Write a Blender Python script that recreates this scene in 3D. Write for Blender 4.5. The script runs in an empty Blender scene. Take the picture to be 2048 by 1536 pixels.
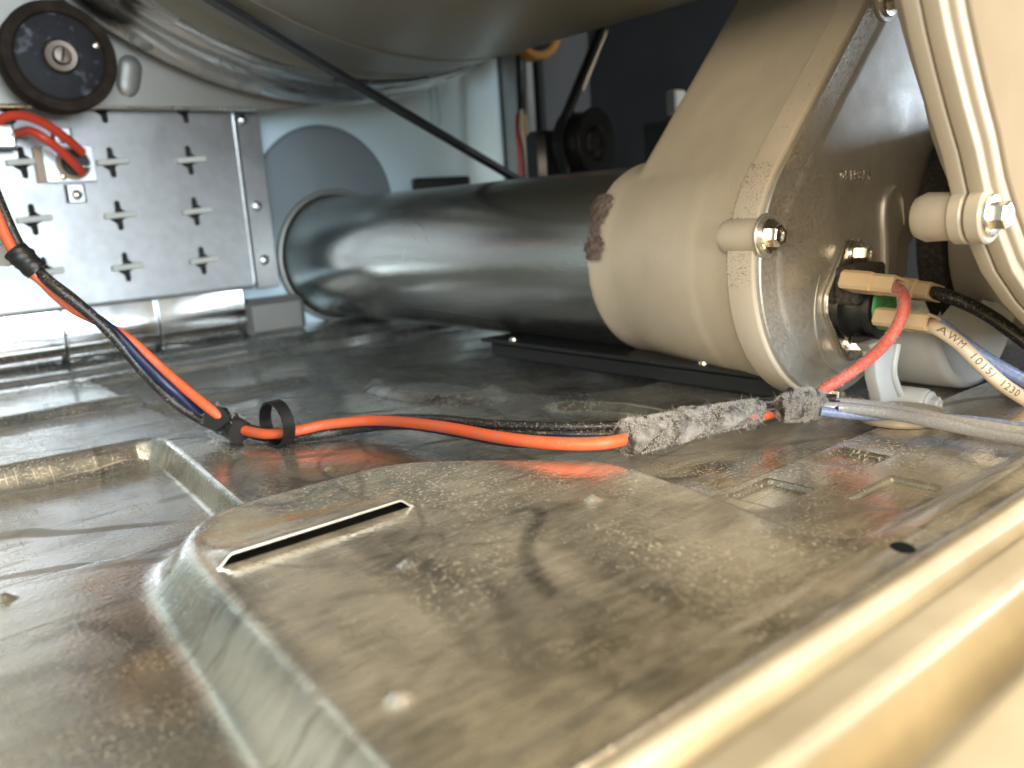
# Inside of a tumble dryer seen from the open front: base pan, exhaust duct, blower, heater box, wiring.
# All coordinates below are in decimetres (1 = 10 cm); S turns them into metres.
import bpy, bmesh, math, random
import numpy as np
from mathutils import Matrix, Vector
random.seed(7); rng = np.random.default_rng(7)
S = 0.1
scene = bpy.context.scene
col = scene.collection

# ------------------------------------------------------------------ camera
cam_d = bpy.data.cameras.new('camera'); cam = bpy.data.objects.new('camera', cam_d); col.objects.link(cam)
cam.matrix_world = Matrix(((0.77446618, 0.18149482, -0.60602126, 0.0),
                           (-0.62896961, 0.1182138, -0.7683897, 0.0),
                           (-0.06781868, 0.97626079, 0.20570732, 0.1), (0, 0, 0, 1)))
cam_d.sensor_width = 36; cam_d.lens = 36 * 1703 / 2048
cam_d.clip_start = 0.005; cam_d.clip_end = 50
cam_d.dof.use_dof = True; cam_d.dof.focus_distance = 0.315; cam_d.dof.aperture_fstop = 11.0
scene.camera = cam

# ------------------------------------------------------------------ world and lamps
world = bpy.data.worlds.new('World'); scene.world = world; world.use_nodes = True
bgn = world.node_tree.nodes['Background']
bgn.inputs[0].default_value = (0.46, 0.42, 0.36, 1); bgn.inputs[1].default_value = 0.7

def lamp(name, loc, target, size, power, colour):
    d = bpy.data.lights.new(name, 'AREA'); d.shape = 'RECTANGLE'; d.size, d.size_y = size
    d.energy = power; d.color = colour
    o = bpy.data.objects.new(name, d); col.objects.link(o)
    o.location = Vector(loc) * S
    o.rotation_euler = (Vector(target) - Vector(loc)).to_track_quat('-Z', 'Y').to_euler()
    return o
lamp('window_light', (-3, -30, 4.2), (3.0, 6, 1.0), (3.0, 1.15), 196, (0.74, 0.89, 1.0))
lamp('warm_light', (4.0, -11, 13), (2.2, 1.4, 0.4), (1.0, 0.8), 44, (1.0, 0.76, 0.42))
lamp('side_light', (-17, -11, 7), (3.0, 2.6, 0.8), (1.0, 0.7), 42, (1.0, 0.82, 0.60))
lamp('cool_right_fill', (15, -7, 1.0), (4.0, 2.0, 0.3), (0.7, 0.35), 8, (0.70, 0.84, 1.0))  # cool lamp added low at right to brighten lower cover plate and casing

scene.view_settings.view_transform = 'Standard'; scene.view_settings.look = 'None'
scene.view_settings.exposure = 0.20; scene.view_settings.gamma = 1.0
scene.render.engine = 'CYCLES'
scene.cycles.use_denoising = True
scene.cycles.max_bounces = 6; scene.cycles.glossy_bounces = 4; scene.cycles.diffuse_bounces = 3
scene.cycles.sample_clamp_indirect = 6.0

# ------------------------------------------------------------------ materials
def mat(name, base, rough=0.4, metal=0.0, spec=0.5, noise=None, rnoise=None, bump=None, dust=None, coat=0.0, sheen=0.0, stretch=None):
    """noise=(scale, colour2, contrast_lo, hi); rnoise=(scale, r_lo, r_hi); bump=(scale, strength, dist); dust=(scale, colour, lo, hi, max)"""
    m = bpy.data.materials.new(name); m.use_nodes = True
    nt = m.node_tree; N = nt.nodes; L = nt.links
    b = N['Principled BSDF']
    b.inputs['Base Color'].default_value = (*base, 1); b.inputs['Roughness'].default_value = rough
    b.inputs['Metallic'].default_value = metal; b.inputs['Specular IOR Level'].default_value = spec
    b.inputs['Coat Weight'].default_value = coat; b.inputs['Sheen Weight'].default_value = sheen
    geo = N.new('ShaderNodeNewGeometry')
    mp = N.new('ShaderNodeMapping'); mp.inputs['Scale'].default_value = tuple(10 * s for s in (stretch or (1, 1, 1)))
    L.new(geo.outputs['Position'], mp.inputs['Vector'])
    def nz(scale, detail=4, dist=0.0):
        n = N.new('ShaderNodeTexNoise'); n.inputs['Scale'].default_value = scale
        n.inputs['Detail'].default_value = detail; n.inputs['Distortion'].default_value = dist
        L.new(mp.outputs[0], n.inputs['Vector']); return n.outputs['Fac']
    def remap(sock, a, bb, lo, hi):
        r = N.new('ShaderNodeMapRange'); r.inputs['From Min'].default_value = a; r.inputs['From Max'].default_value = bb
        r.inputs['To Min'].default_value = lo; r.inputs['To Max'].default_value = hi
        L.new(sock, r.inputs['Value']); return r.outputs[0]
    csock = None
    if noise:
        f = remap(nz(noise[0], 3), noise[2], noise[3], 0, 1)
        mx = N.new('ShaderNodeMix'); mx.data_type = 'RGBA'; L.new(f, mx.inputs[0])
        mx.inputs[6].default_value = (*base, 1); mx.inputs[7].default_value = (*noise[1], 1)
        L.new(mx.outputs[2], b.inputs['Base Color']); csock = mx.outputs[2]
    if rnoise:
        L.new(remap(nz(rnoise[0], 2, 0.6), 0.3, 0.7, rnoise[1], rnoise[2]), b.inputs['Roughness'])
    if bump:
        bp = N.new('ShaderNodeBump'); bp.inputs['Strength'].default_value = bump[1]; bp.inputs['Distance'].default_value = bump[2] * S
        L.new(nz(bump[0], 2), bp.inputs['Height']); L.new(bp.outputs[0], b.inputs['Normal'])
    if dust:
        d = N.new('ShaderNodeBsdfDiffuse'); d.inputs['Color'].default_value = (*dust[1], 1)
        f1 = nz(dust[0], 1); f2 = nz(1.7, 2, 1.0)
        ad = N.new('ShaderNodeMath'); ad.operation = 'MULTIPLY_ADD'; L.new(f2, ad.inputs[0]); ad.inputs[1].default_value = 0.5; L.new(f1, ad.inputs[2])
        f = remap(ad.outputs[0], dust[2], dust[3], 0, dust[4])
        ms = N.new('ShaderNodeMixShader'); L.new(f, ms.inputs[0]); L.new(b.outputs[0], ms.inputs[1]); L.new(d.outputs[0], ms.inputs[2])
        L.new(ms.outputs[0], N['Material Output'].inputs['Surface'])
    return m

GALV = (0.60, 0.60, 0.58)
M = {}
def pan_material():
    """galvanised pan: smeared roughness, wipe marks, fine dust, some rust-brown staining"""
    m = bpy.data.materials.new('galvanised_pan'); m.use_nodes = True
    nt = m.node_tree; N = nt.nodes; L = nt.links; b = N['Principled BSDF']
    b.inputs['Metallic'].default_value = 1.0
    geo = N.new('ShaderNodeNewGeometry')
    def mapping(s, rot=0.0):
        mp = N.new('ShaderNodeMapping'); mp.inputs['Scale'].default_value = tuple(10 * k for k in s); mp.inputs['Rotation'].default_value = (0, 0, rot)
        L.new(geo.outputs['Position'], mp.inputs['Vector']); return mp.outputs[0]
    def nz(vec, scale, detail=4, dist=0.0, rough=0.5):
        n = N.new('ShaderNodeTexNoise'); n.inputs['Scale'].default_value = scale; n.inputs['Detail'].default_value = detail
        n.inputs['Distortion'].default_value = dist; n.inputs['Roughness'].default_value = rough
        L.new(vec, n.inputs['Vector']); return n.outputs['Fac']
    def remap(sock, a, bb, lo, hi, smooth=False):
        r = N.new('ShaderNodeMapRange'); r.inputs['From Min'].default_value = a; r.inputs['From Max'].default_value = bb
        r.inputs['To Min'].default_value = lo; r.inputs['To Max'].default_value = hi
        if smooth: r.interpolation_type = 'SMOOTHSTEP'
        L.new(sock, r.inputs['Value']); return r.outputs[0]
    def math_(op, a, bb):
        n = N.new('ShaderNodeMath'); n.operation = op
        for i, v in enumerate((a, bb)):
            if hasattr(v, 'default_value'): L.new(v, n.inputs[i])
            else: n.inputs[i].default_value = v
        return n.outputs[0]
    def attr(nm):
        n = N.new('ShaderNodeAttribute'); n.attribute_name = nm; return n.outputs['Fac']
    iso = mapping((1, 1, 1)); wipe = mapping((0.7, 3.0, 1), 0.35); wipe2 = mapping((2.6, 0.6, 1), 0.5)
    smear = nz(wipe, 2.2, 3, 1.3, 0.55); smear2 = nz(wipe2, 1.4, 3, 0.8)
    spangle = N.new('ShaderNodeTexVoronoi'); spangle.inputs['Scale'].default_value = 22; L.new(iso, spangle.inputs['Vector'])
    # wear marks: darker greasy streaks of metal
    streak = remap(math_('ADD', smear, math_('MULTIPLY', math_('SUBTRACT', nz(mapping((1.2, 7.0, 1), 0.45), 5, 3, 0.6), .5), .45)), 0.50, 0.66, 0, 1, True)
    blotch = remap(nz(iso, 1.1, 3, 1.6), 0.42, 0.66, 0, 1, True)
    c1 = N.new('ShaderNodeMix'); c1.data_type = 'RGBA'; c1.inputs[6].default_value = (0.74, 0.73, 0.70, 1); c1.inputs[7].default_value = (0.36, 0.35, 0.33, 1)
    L.new(math_('MULTIPLY', math_('MAXIMUM', streak, blotch), 1.0), c1.inputs[0])
    c2 = N.new('ShaderNodeMix'); c2.data_type = 'RGBA'; c2.inputs[7].default_value = (0.74, 0.74, 0.73, 1)
    L.new(c1.outputs[2], c2.inputs[6]); L.new(remap(spangle.outputs['Color'], 0.2, 0.9, 0, 0.35), c2.inputs[0])
    # dark curled wipe lines
    wv = N.new('ShaderNodeTexWave'); wv.wave_type = 'RINGS'; wv.inputs['Scale'].default_value = 0.55; wv.inputs['Distortion'].default_value = 9.0
    wv.inputs['Detail'].default_value = 2.5; wv.inputs['Detail Scale'].default_value = 0.8; L.new(mapping((1.0, 1.6, 1), 0.8), wv.inputs['Vector'])
    line = math_('MULTIPLY', remap(wv.outputs['Fac'], 0.93, 0.995, 0, 1, True), remap(nz(iso, 1.6, 3), 0.45, 0.6, 0, 1, True))
    c3 = N.new('ShaderNodeMix'); c3.data_type = 'RGBA'; c3.inputs[7].default_value = (0.20, 0.19, 0.18, 1)
    L.new(c2.outputs[2], c3.inputs[6]); L.new(math_('MULTIPLY', line, 0.7), c3.inputs[0])
    an = N.new('ShaderNodeAttribute'); an.attribute_name = 'smudge'
    sfac = math_('MULTIPLY', an.outputs['Fac'], remap(nz(iso, 25, 2, .6), 0.3, 0.65, 0.6, 1.0))
    c4 = N.new('ShaderNodeMix'); c4.data_type = 'RGBA'; c4.inputs[7].default_value = (0.15, 0.145, 0.13, 1)
    L.new(c3.outputs[2], c4.inputs[6]); L.new(sfac, c4.inputs[0])
    L.new(c4.outputs[2], b.inputs['Base Color'])
    r = math_('ADD', remap(smear2, 0.3, 0.7, 0.11, 0.25), math_('MULTIPLY', blotch, 0.07))
    r = math_('ADD', r, math_('MULTIPLY', line, 0.2))
    scr = nz(mapping((0.5, 14, 1), 0.55), 9, 1, 0.2); scr2 = nz(mapping((13, 0.6, 1), -0.2), 8, 1, 0.2)
    r = math_('ADD', r, math_('MULTIPLY', math_('MAXIMUM', remap(scr, .62, .72, 0, 1), remap(scr2, .64, .74, 0, 1)), 0.12))
    L.new(r, b.inputs['Roughness'])
    bp = N.new('ShaderNodeBump'); bp.inputs['Strength'].default_value = 0.25; bp.inputs['Distance'].default_value = 0.0004
    L.new(nz(iso, 60, 1), bp.inputs['Height']); L.new(bp.outputs[0], b.inputs['Normal'])
    d = N.new('ShaderNodeBsdfDiffuse'); d.inputs['Color'].default_value = (0.54, 0.52, 0.47, 1)
    speck = remap(nz(iso, 95, 2), 0.55, 0.68, 0, 0.85); patch = remap(nz(iso, 1.3, 3, 1.2), 0.36, 0.66, 0.15, 1.0, True)
    film = math_('ADD', remap(nz(iso, 2.3, 3, 1.0), 0.35, 0.7, 0.07, 0.22), math_('MULTIPLY', attr('film'), remap(math_('ADD', smear2, math_('MULTIPLY', math_('SUBTRACT', nz(mapping((1.5, 6.0, 1), 0.3), 7, 3, 0.8), .5), .6)), 0.35, 0.65, 0.04, 0.24)))
    fac = math_('MULTIPLY', math_('MAXIMUM', math_('MULTIPLY', speck, patch), film), math_('SUBTRACT', 1.0, math_('MULTIPLY', sfac, .8)))
    ms = N.new('ShaderNodeMixShader'); L.new(fac, ms.inputs[0]); L.new(b.outputs[0], ms.inputs[1]); L.new(d.outputs[0], ms.inputs[2])
    # rust-brown film
    d2 = N.new('ShaderNodeBsdfDiffuse'); d2.inputs['Color'].default_value = (0.26, 0.16, 0.06, 1)
    rust = math_('MULTIPLY', math_('MULTIPLY', attr('rust'), remap(nz(iso, 6, 2, 0.5), 0.35, 0.6, 0.25, 1)), remap(nz(iso, 90, 1), 0.35, 0.7, 0.25, 0.85))
    ms2 = N.new('ShaderNodeMixShader'); L.new(rust, ms2.inputs[0]); L.new(ms.outputs[0], ms2.inputs[1]); L.new(d2.outputs[0], ms2.inputs[2])
    L.new(ms2.outputs[0], N['Material Output'].inputs['Surface'])
    return m
M['pan'] = pan_material()
M['galv'] = mat('galvanised_sheet', GALV, 0.3, 1.0, rnoise=(3, 0.24, 0.40), noise=(9, (0.70, 0.70, 0.69), 0.35, 0.65), bump=(40, 0.15, 0.004))
M['galv_dull'] = mat('dull_galvanised_sheet', (0.375, 0.362, 0.358), 0.42, 1.0, rnoise=(3, 0.38, 0.48), noise=(14, (0.41, 0.395, 0.39), 0.35, 0.65))
M['plate'] = mat('dusty_cover_plate', (0.60, 0.585, 0.55), 0.35, 1.0, rnoise=(2.5, 0.38, 0.50), noise=(11, (0.68, 0.66, 0.63), 0.35, 0.65), bump=(60, 0.2, 0.004), dust=(130, (0.52, 0.47, 0.38), 0.45, 1.05, 0.62))
M['duct'] = mat('duct_steel', (0.50, 0.51, 0.49), 0.2, 1.0, rnoise=(2.5, 0.20, 0.30), noise=(2.2, (0.62, 0.61, 0.585), 0.4, 0.62), bump=(60, 0.25, 0.004), stretch=(1, 0.16, 1), dust=(90, (0.36, 0.34, 0.31), 0.75, 1.15, 0.12))
M['bright'] = mat('bright_zinc', (0.72, 0.68, 0.60), 0.22, 1.0, rnoise=(20, 0.16, 0.3))
M['skirt'] = mat('mirror_steel', (0.72, 0.71, 0.70), 0.10, 1.0, rnoise=(4, 0.08, 0.18))
M['taupe'] = mat('taupe_plastic', (0.58, 0.505, 0.40), 0.34, 0.0, noise=(2.2, (0.50, 0.435, 0.345), 0.35, 0.65), rnoise=(6, 0.32, 0.46), dust=(110, (0.20, 0.17, 0.14), 0.93, 1.12, 0.5))
M['cream'] = mat('pale_plastic', (0.42, 0.355, 0.265), 0.36, 0.0, noise=(3, (0.38, 0.32, 0.24), 0.35, 0.65), rnoise=(6, 0.3, 0.45))
M['cover'] = mat('dimmed_cover_plastic', (0.29, 0.225, 0.15), 0.75, 0.0, spec=0.15, noise=(2.5, (0.25, 0.195, 0.13), 0.35, 0.65))  # darker copy of the flange plastic, its dimmer light put into the colour
M['palegrey'] = mat('pale_grey_plastic', (0.47, 0.48, 0.475), 0.36, 0.0, noise=(4, (0.40, 0.41, 0.41), 0.35, 0.65))
M['drum'] = mat('drum_paint', (0.225, 0.20, 0.15), 0.32, 0.0, spec=0.5)
M['drum_ring'] = mat('drum_ring_steel', (0.58, 0.57, 0.55), 0.26, 1.0, rnoise=(3, 0.2, 0.32))
M['blackpl'] = mat('black_plastic', (0.012, 0.012, 0.013), 0.35, 0.0, rnoise=(8, 0.28, 0.5))
M['rubber'] = mat('brown_rubber', (0.020, 0.012, 0.008), 0.7, 0.0, spec=0.15, noise=(12, (0.032, 0.021, 0.014), 0.4, 0.65))
M['hub'] = mat('worn_dark_hub', (0.022, 0.021, 0.024), 0.6, 0.0, spec=0.2, noise=(12, (0.13, 0.13, 0.15), 0.55, 0.72), bump=(9, 0.5, 0.02))
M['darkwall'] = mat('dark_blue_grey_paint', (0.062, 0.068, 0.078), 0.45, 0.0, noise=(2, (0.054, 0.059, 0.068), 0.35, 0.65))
M['orange'] = mat('orange_insulation', (0.74, 0.115, 0.035), 0.45, 0.0, noise=(14, (0.62, 0.14, 0.07), 0.4, 0.7), dust=(140, (0.40, 0.30, 0.24), 0.88, 1.1, 0.5))
M['red'] = mat('red_insulation', (0.62, 0.055, 0.025), 0.4, 0.0)
M['pinkred'] = mat('dusty_red_insulation', (0.66, 0.10, 0.065), 0.55, 0.0, noise=(60, (0.45, 0.20, 0.16), 0.45, 0.7))
M['bluew'] = mat('blue_insulation', (0.009, 0.018, 0.065), 0.35)
M['lightblue'] = mat('light_blue_insulation', (0.19, 0.26, 0.47), 0.26, noise=(60, (0.34, 0.36, 0.42), 0.45, 0.7))
M['blackw'] = mat('black_insulation', (0.014, 0.013, 0.013), 0.4, noise=(110, (0.22, 0.19, 0.17), 0.56, 0.72))
M['greyw'] = mat('grey_dusty_insulation', (0.34, 0.355, 0.39), 0.18, spec=0.8, noise=(120, (0.50, 0.47, 0.44), 0.5, 0.7))
M['whitew'] = mat('white_insulation', (0.74, 0.62, 0.46), 0.4)
M['yelloww'] = mat('yellow_insulation', (0.55, 0.42, 0.06), 0.4)
M['ink'] = mat('black_ink', (0.17, 0.14, 0.105), 0.5)
M['tape'] = mat('cloth_tape', (0.060, 0.052, 0.045), 0.95, spec=0.1, noise=(14, (0.30, 0.285, 0.27), 0.40, 0.62), bump=(22, 1.0, 0.03))
M['lint'] = mat('lint_fibre', (0.50, 0.48, 0.455), 0.9, sheen=0.2)
M['dustlint'] = mat('brown_lint', (0.40, 0.33, 0.20), 0.9)
M['nylon'] = mat('cream_nylon', (0.70, 0.52, 0.31), 0.42, noise=(12, (0.66, 0.49, 0.29), 0.35, 0.65))
M['ceramic'] = mat('ceramic', (0.58, 0.56, 0.50), 0.5)
M['green'] = mat('green_print', (0.10, 0.36, 0.12), 0.5)
M['darkgreen'] = mat('dark_green_ink', (0.02, 0.12, 0.04), 0.5)
M['felt'] = mat('dark_felt', (0.030, 0.026, 0.022), 0.95, noise=(60, (0.07, 0.06, 0.05), 0.4, 0.65))
M['smear'] = mat('brown_felt_patch', (0.115, 0.080, 0.066), 0.95, noise=(25, (0.20, 0.15, 0.13), 0.4, 0.65), bump=(30, 0.8, 0.02))
M['amber'] = mat('amber_rubber', (0.45, 0.20, 0.03), 0.5)
M['tan'] = mat('tan_phenolic', (0.42, 0.29, 0.19), 0.5)
M['whitemetal'] = mat('white_bracket', (0.60, 0.60, 0.63), 0.4, 1.0)
M['rail'] = mat('black_steel_rail', (0.02, 0.022, 0.024), 0.3, 0.0, spec=0.5)
M['rearpaint'] = mat('pale_rear_sheet', (0.76, 0.90, 0.94), 0.3, 0.0, noise=(1.5, (0.72, 0.86, 0.91), 0.35, 0.65), rnoise=(3, .38, .5))
M['lip'] = mat('sunlit_lip_steel', (0.86, 0.80, 0.66), 0.3, 0.55, noise=(4, (0.68, 0.62, 0.5), 0.35, 0.65))  # cream tone stands in for warm sunlight on bare galvanised metal
M['bulk'] = mat('beige_sheet', (0.33, 0.31, 0.28), 0.45, 0.6, noise=(2, (0.30, 0.28, 0.25), 0.35, 0.65))
M['ground'] = mat('dark_ground', (0.03, 0.028, 0.025), 0.9)
M['louver'] = mat('bare_cut_edge', (0.86, 0.85, 0.82), 0.35, 1.0)
M['cooldisc'] = mat('blue_grey_disc', (0.25, 0.28, 0.29), 0.45, 0.3)
M['ringmetal'] = mat('dark_spring_steel', (0.20, 0.155, 0.125), 0.4, 1.0)

# ------------------------------------------------------------------ mesh helpers
ORG = {}
def finish(o, parent, label=None, cat=None, kind=None, group=None):
    if parent is not None: o.parent = parent
    for k, v in (('label', label), ('category', cat), ('kind', kind), ('group', group)):
        if v: o[k] = v
    return o
def mesh_obj(name, verts, faces, m, parent=None, smooth=True, sharp=35, **tags):
    v = np.asarray(verts, dtype=float)
    if parent is not None: org = ORG[parent.name]
    else: org = np.array([v[:, 0].mean(), v[:, 1].mean(), v[:, 2].min()])
    me = bpy.data.meshes.new(name)
    me.from_pydata(((v - org) * S).tolist(), [], [list(f) for f in faces]); me.update()
    me.validate()
    if smooth:
        me.polygons.foreach_set('use_smooth', np.ones(len(me.polygons), dtype=bool))
        if sharp: me.set_sharp_from_angle(angle=math.radians(sharp))
    me.materials.append(m if not isinstance(m, str) else M[m])
    o = bpy.data.objects.new(name, me); col.objects.link(o)
    if parent is None: o.location = org * S
    ORG[o.name] = org
    return finish(o, parent, **tags)
def thing(name, loc, label, cat, group=None):
    o = bpy.data.objects.new(name, None); col.objects.link(o); o.location = Vector(loc) * S
    o.empty_display_size = 0.01; ORG[o.name] = np.array(loc, dtype=float)
    return finish(o, None, label=label, cat=cat, group=group)

def loft(loops, cap0=True, cap1=True, closed=True):
    """list of equal-length loops -> verts, faces"""
    n = len(loops[0]); V = [p for l in loops for p in l]; F = []
    for i in range(len(loops) - 1):
        for j in range(n if closed else n - 1):
            a, b = i * n + j, i * n + (j + 1) % n
            F.append((a, b, b + n, a + n))
    if cap0: F.append(tuple(range(n - 1, -1, -1)))
    if cap1: F.append(tuple(range((len(loops) - 1) * n, len(loops) * n)))
    return V, F
def merge(*parts):
    V, F = [], []
    for v, f in parts:
        k = len(V); V += [tuple(map(float, p)) for p in v]; F += [tuple(i + k for i in q) for q in f]
    return V, F
def smooth_path(pts, per=10):
    P = [np.array(p, float) for p in pts]
    if len(P) < 3:
        return [P[0] + (P[1] - P[0]) * t for t in np.linspace(0, 1, per + 1)]
    P = [2 * P[0] - P[1]] + P + [2 * P[-1] - P[-2]]
    out = []
    for i in range(1, len(P) - 2):
        p0, p1, p2, p3 = P[i - 1:i + 3]
        for t in np.linspace(0, 1, per, endpoint=False):
            out.append(0.5 * (2 * p1 + (p2 - p0) * t + (2 * p0 - 5 * p1 + 4 * p2 - p3) * t * t + (3 * p1 - p0 - 3 * p2 + p3) * t ** 3))
    out.append(P[-2]); return out
def frames(path):
    T = [path[min(i + 1, len(path) - 1)] - path[max(i - 1, 0)] for i in range(len(path))]
    T = [t / (np.linalg.norm(t) + 1e-12) for t in T]
    u = np.cross(T[0], (0, 0, 1.0))
    if np.linalg.norm(u) < 1e-3: u = np.cross(T[0], (1.0, 0, 0))
    u /= np.linalg.norm(u); out = []
    for t in T:
        u = u - t * u.dot(t); u /= np.linalg.norm(u); out.append((t, u, np.cross(t, u)))
    return out
def tube(pts, r, n=12, per=10, smooth=True, caps=True):
    path = smooth_path(pts, per) if smooth else [np.array(p, float) for p in pts]
    fr = frames(path); loops = []
    for i, (p, (t, u, v)) in enumerate(zip(path, fr)):
        rr = r(i / (len(path) - 1)) if callable(r) else r
        loops.append([p + rr * (math.cos(a) * u + math.sin(a) * v) for a in np.linspace(0, 2 * math.pi, n, endpoint=False)])
    return loft(loops, caps, caps)
def axes_for(axis):
    a = np.array(axis, float); a /= np.linalg.norm(a)
    u = np.cross(a, (0, 0, 1.0)) if abs(a[2]) < 0.9 else np.cross(a, (0, 1.0, 0)); u /= np.linalg.norm(u)
    return a, u, np.cross(a, u)
def lathe(c, axis, prof, n=32, cap0=True, cap1=True):
    """prof: (radius, distance along axis)"""
    a, u, v = axes_for(axis); c = np.array(c, float)
    loops = [[c + a * h + r * (math.cos(t) * u + math.sin(t) * v) for t in np.linspace(0, 2 * math.pi, n, endpoint=False)] for r, h in prof]
    return loft(loops, cap0, cap1)
def box(c, half, bev=0.0, rot=None):
    hx, hy, hz = half; b = min(bev, 0.49 * min(half))
    def ring(x, y, z):
        return [(-x, -y, z), (x, -y, z), (x, y, z), (-x, y, z)]
    if b <= 0:
        V, F = loft([ring(hx, hy, -hz), ring(hx, hy, hz)])
    else:
        def oct_(ins, z):
            x, y = hx - ins, hy - ins; k = b - ins if ins < b else 0.0001; k = max(k, 0.0001)
            return [(-x + k, -y, z), (x - k, -y, z), (x, -y + k, z), (x, y - k, z), (x - k, y, z), (-x + k, y, z), (-x, y - k, z), (-x, -y + k, z)]
        V, F = loft([oct_(b * 0.99, -hz), oct_(0, -hz + b), oct_(0, hz - b), oct_(b * 0.99, hz)])
    R = np.array(rot.to_3x3()) if rot is not None else np.eye(3)
    return [tuple(R @ np.array(p) + np.array(c)) for p in V], F
def rot_to(axis, roll=0.0):
    return Vector(axis).to_track_quat('Y', 'Z').to_matrix().to_4x4() @ Matrix.Rotation(roll, 4, 'Y')
def prism_y(out, y0, y1, bev=0.0, seg=3):
    """outline of (x, z) pairs (counter-clockwise seen from -y) extruded along y with rounded edges"""
    loops = []
    if bev <= 0: ks = [(y0, 0), (y1, 0)]
    else:
        ks = [(y0 + bev * (1 - math.sin(t)), bev * (1 - math.cos(t))) for t in np.linspace(math.pi / 2, 0, seg + 1)]
        ks += [(y1 - bev * (1 - math.sin(t)), bev * (1 - math.cos(t))) for t in np.linspace(0, math.pi / 2, seg + 1)]
    for y, ins in ks: loops.append([(x, y, z) for x, z in offset(out, -ins)])
    return loft(loops)
def offset(out, d):
    P = np.array(out, float); n = len(P)
    if d == 0: return [tuple(p) for p in P]
    e = np.roll(P, -1, 0) - P; e /= (np.linalg.norm(e, axis=1)[:, None] + 1e-9)
    nrm = np.stack([e[:, 1], -e[:, 0]], 1)
    m = nrm + np.roll(nrm, 1, 0); L = (m * m).sum(1)[:, None]
    m = m / np.maximum(L, 0.5) * 2 / 1.0 * 0.5 * 2
    return [tuple(p) for p in P + m * d * 1.0]
def arc(cx, cz, r, a0, a1, n):
    return [(cx + r * math.cos(math.radians(a)), cz + r * math.sin(math.radians(a))) for a in np.linspace(a0, a1, n)]
def plate2d(outer, holes, thick, to3d):
    """flat sheet with real holes; to3d maps (u, v, w) to world"""
    cu = bpy.data.curves.new('sheet', 'CURVE'); cu.dimensions = '2D'; cu.fill_mode = 'BOTH'; cu.extrude = thick / 2
    for loop in [outer] + holes:
        sp = cu.splines.new('POLY'); sp.points.add(len(loop) - 1); sp.use_cyclic_u = True
        for p, q in zip(sp.points, loop): p.co = (q[0], q[1], 0, 1)
    o = bpy.data.objects.new('sheet', cu); col.objects.link(o)
    me = bpy.data.meshes.new_from_object(o.evaluated_get(bpy.context.evaluated_depsgraph_get()))
    V = [to3d(*v.co) for v in me.vertices]; F = [tuple(p.vertices) for p in me.polygons]
    bpy.data.objects.remove(o); bpy.data.curves.remove(cu); bpy.data.meshes.remove(me)
    return V, F
def text_mesh(s, size, extrude=0.0, spacing=1.0, res=3, cut=0):
    cu = bpy.data.curves.new('print', 'FONT'); cu.body = s; cu.size = size; cu.extrude = extrude; cu.space_character = spacing; cu.resolution_u = res
    o = bpy.data.objects.new('print', cu); col.objects.link(o)
    me = bpy.data.meshes.new_from_object(o.evaluated_get(bpy.context.evaluated_depsgraph_get()))
    if cut:
        bm = bmesh.new(); bm.from_mesh(me); bmesh.ops.triangulate(bm, faces=bm.faces[:])
        for _ in range(6):
            ed = [e for e in bm.edges if e.calc_length() > cut]
            if not ed: break
            bmesh.ops.subdivide_edges(bm, edges=ed, cuts=1); bmesh.ops.triangulate(bm, faces=bm.faces[:])
        bm.to_mesh(me); bm.free()
    V = np.array([tuple(v.co) for v in me.vertices]); F = [tuple(p.vertices) for p in me.polygons]
    bpy.data.objects.remove(o); bpy.data.curves.remove(cu); bpy.data.meshes.remove(me)
    return V, F
def hexbolt(name, c, axis, r, parent, m='bright', washer=1.55, h=0.9):
    a, u, v = axes_for(axis)
    w_ = lathe(c, axis, [(r * washer, 0), (r * washer, r * .22), (r * washer * .92, r * .32), (r * 1.05, r * .36)], 24, True, True)
    c2 = np.array(c, float) + a * r * .36
    hx = []
    for k, rr in ((0, r), (h * r * .85, r), (h * r, r * .86)):
        hx.append([c2 + a * k + rr * (math.cos(t) * u + math.sin(t) * v) for t in np.linspace(0.3, 0.3 + 2 * math.pi, 6, endpoint=False)])
    hx.append([c2 + a * (h * r) + r * .55 * (math.cos(t) * u + math.sin(t) * v) for t in np.linspace(0.3, 0.3 + 2 * math.pi, 6, endpoint=False)])
    hx.append([c2 + a * (h * r * .8) + r * .5 * (math.cos(t) * u + math.sin(t) * v) for t in np.linspace(0.3, 0.3 + 2 * math.pi, 6, endpoint=False)])
    return mesh_obj(name, *merge(w_, loft(hx)), m, parent, sharp=30)
def fibres(centres, normals, length, width, m, name, parent, kind='stuff', curl=0.6):
    """many short curled lint fibres, each a bent sliver"""
    n = len(centres); c = np.asarray(centres); nn = np.asarray(normals)
    d = nn + rng.normal(0, curl, (n, 3)); d /= np.linalg.norm(d, axis=1)[:, None]
    d2 = d + rng.normal(0, 0.7, (n, 3)); d2 /= np.linalg.norm(d2, axis=1)[:, None]
    s = np.cross(d, rng.normal(0, 1, (n, 3))); s /= np.linalg.norm(s, axis=1)[:, None] + 1e-9
    L = length * rng.uniform(0.3, 1.0, (n, 1)); W = width
    a = c - s * W; b = c + s * W; e = c + d * L * .55; p, q = e - s * W * .8, e + s * W * .8; t = e + d2 * L * .5
    V = np.stack([a, b, p, q, t], 1).reshape(-1, 3)
    F = []
    for i in range(n):
        k = 5 * i; F += [(k, k + 1, k + 3, k + 2), (k + 2, k + 3, k + 4)]
    return mesh_obj(name, V, F, m, parent, smooth=False, kind=kind)
def ease(x):
    x = np.clip(x, 0, 1); return x * x * (3 - 2 * x)

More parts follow.
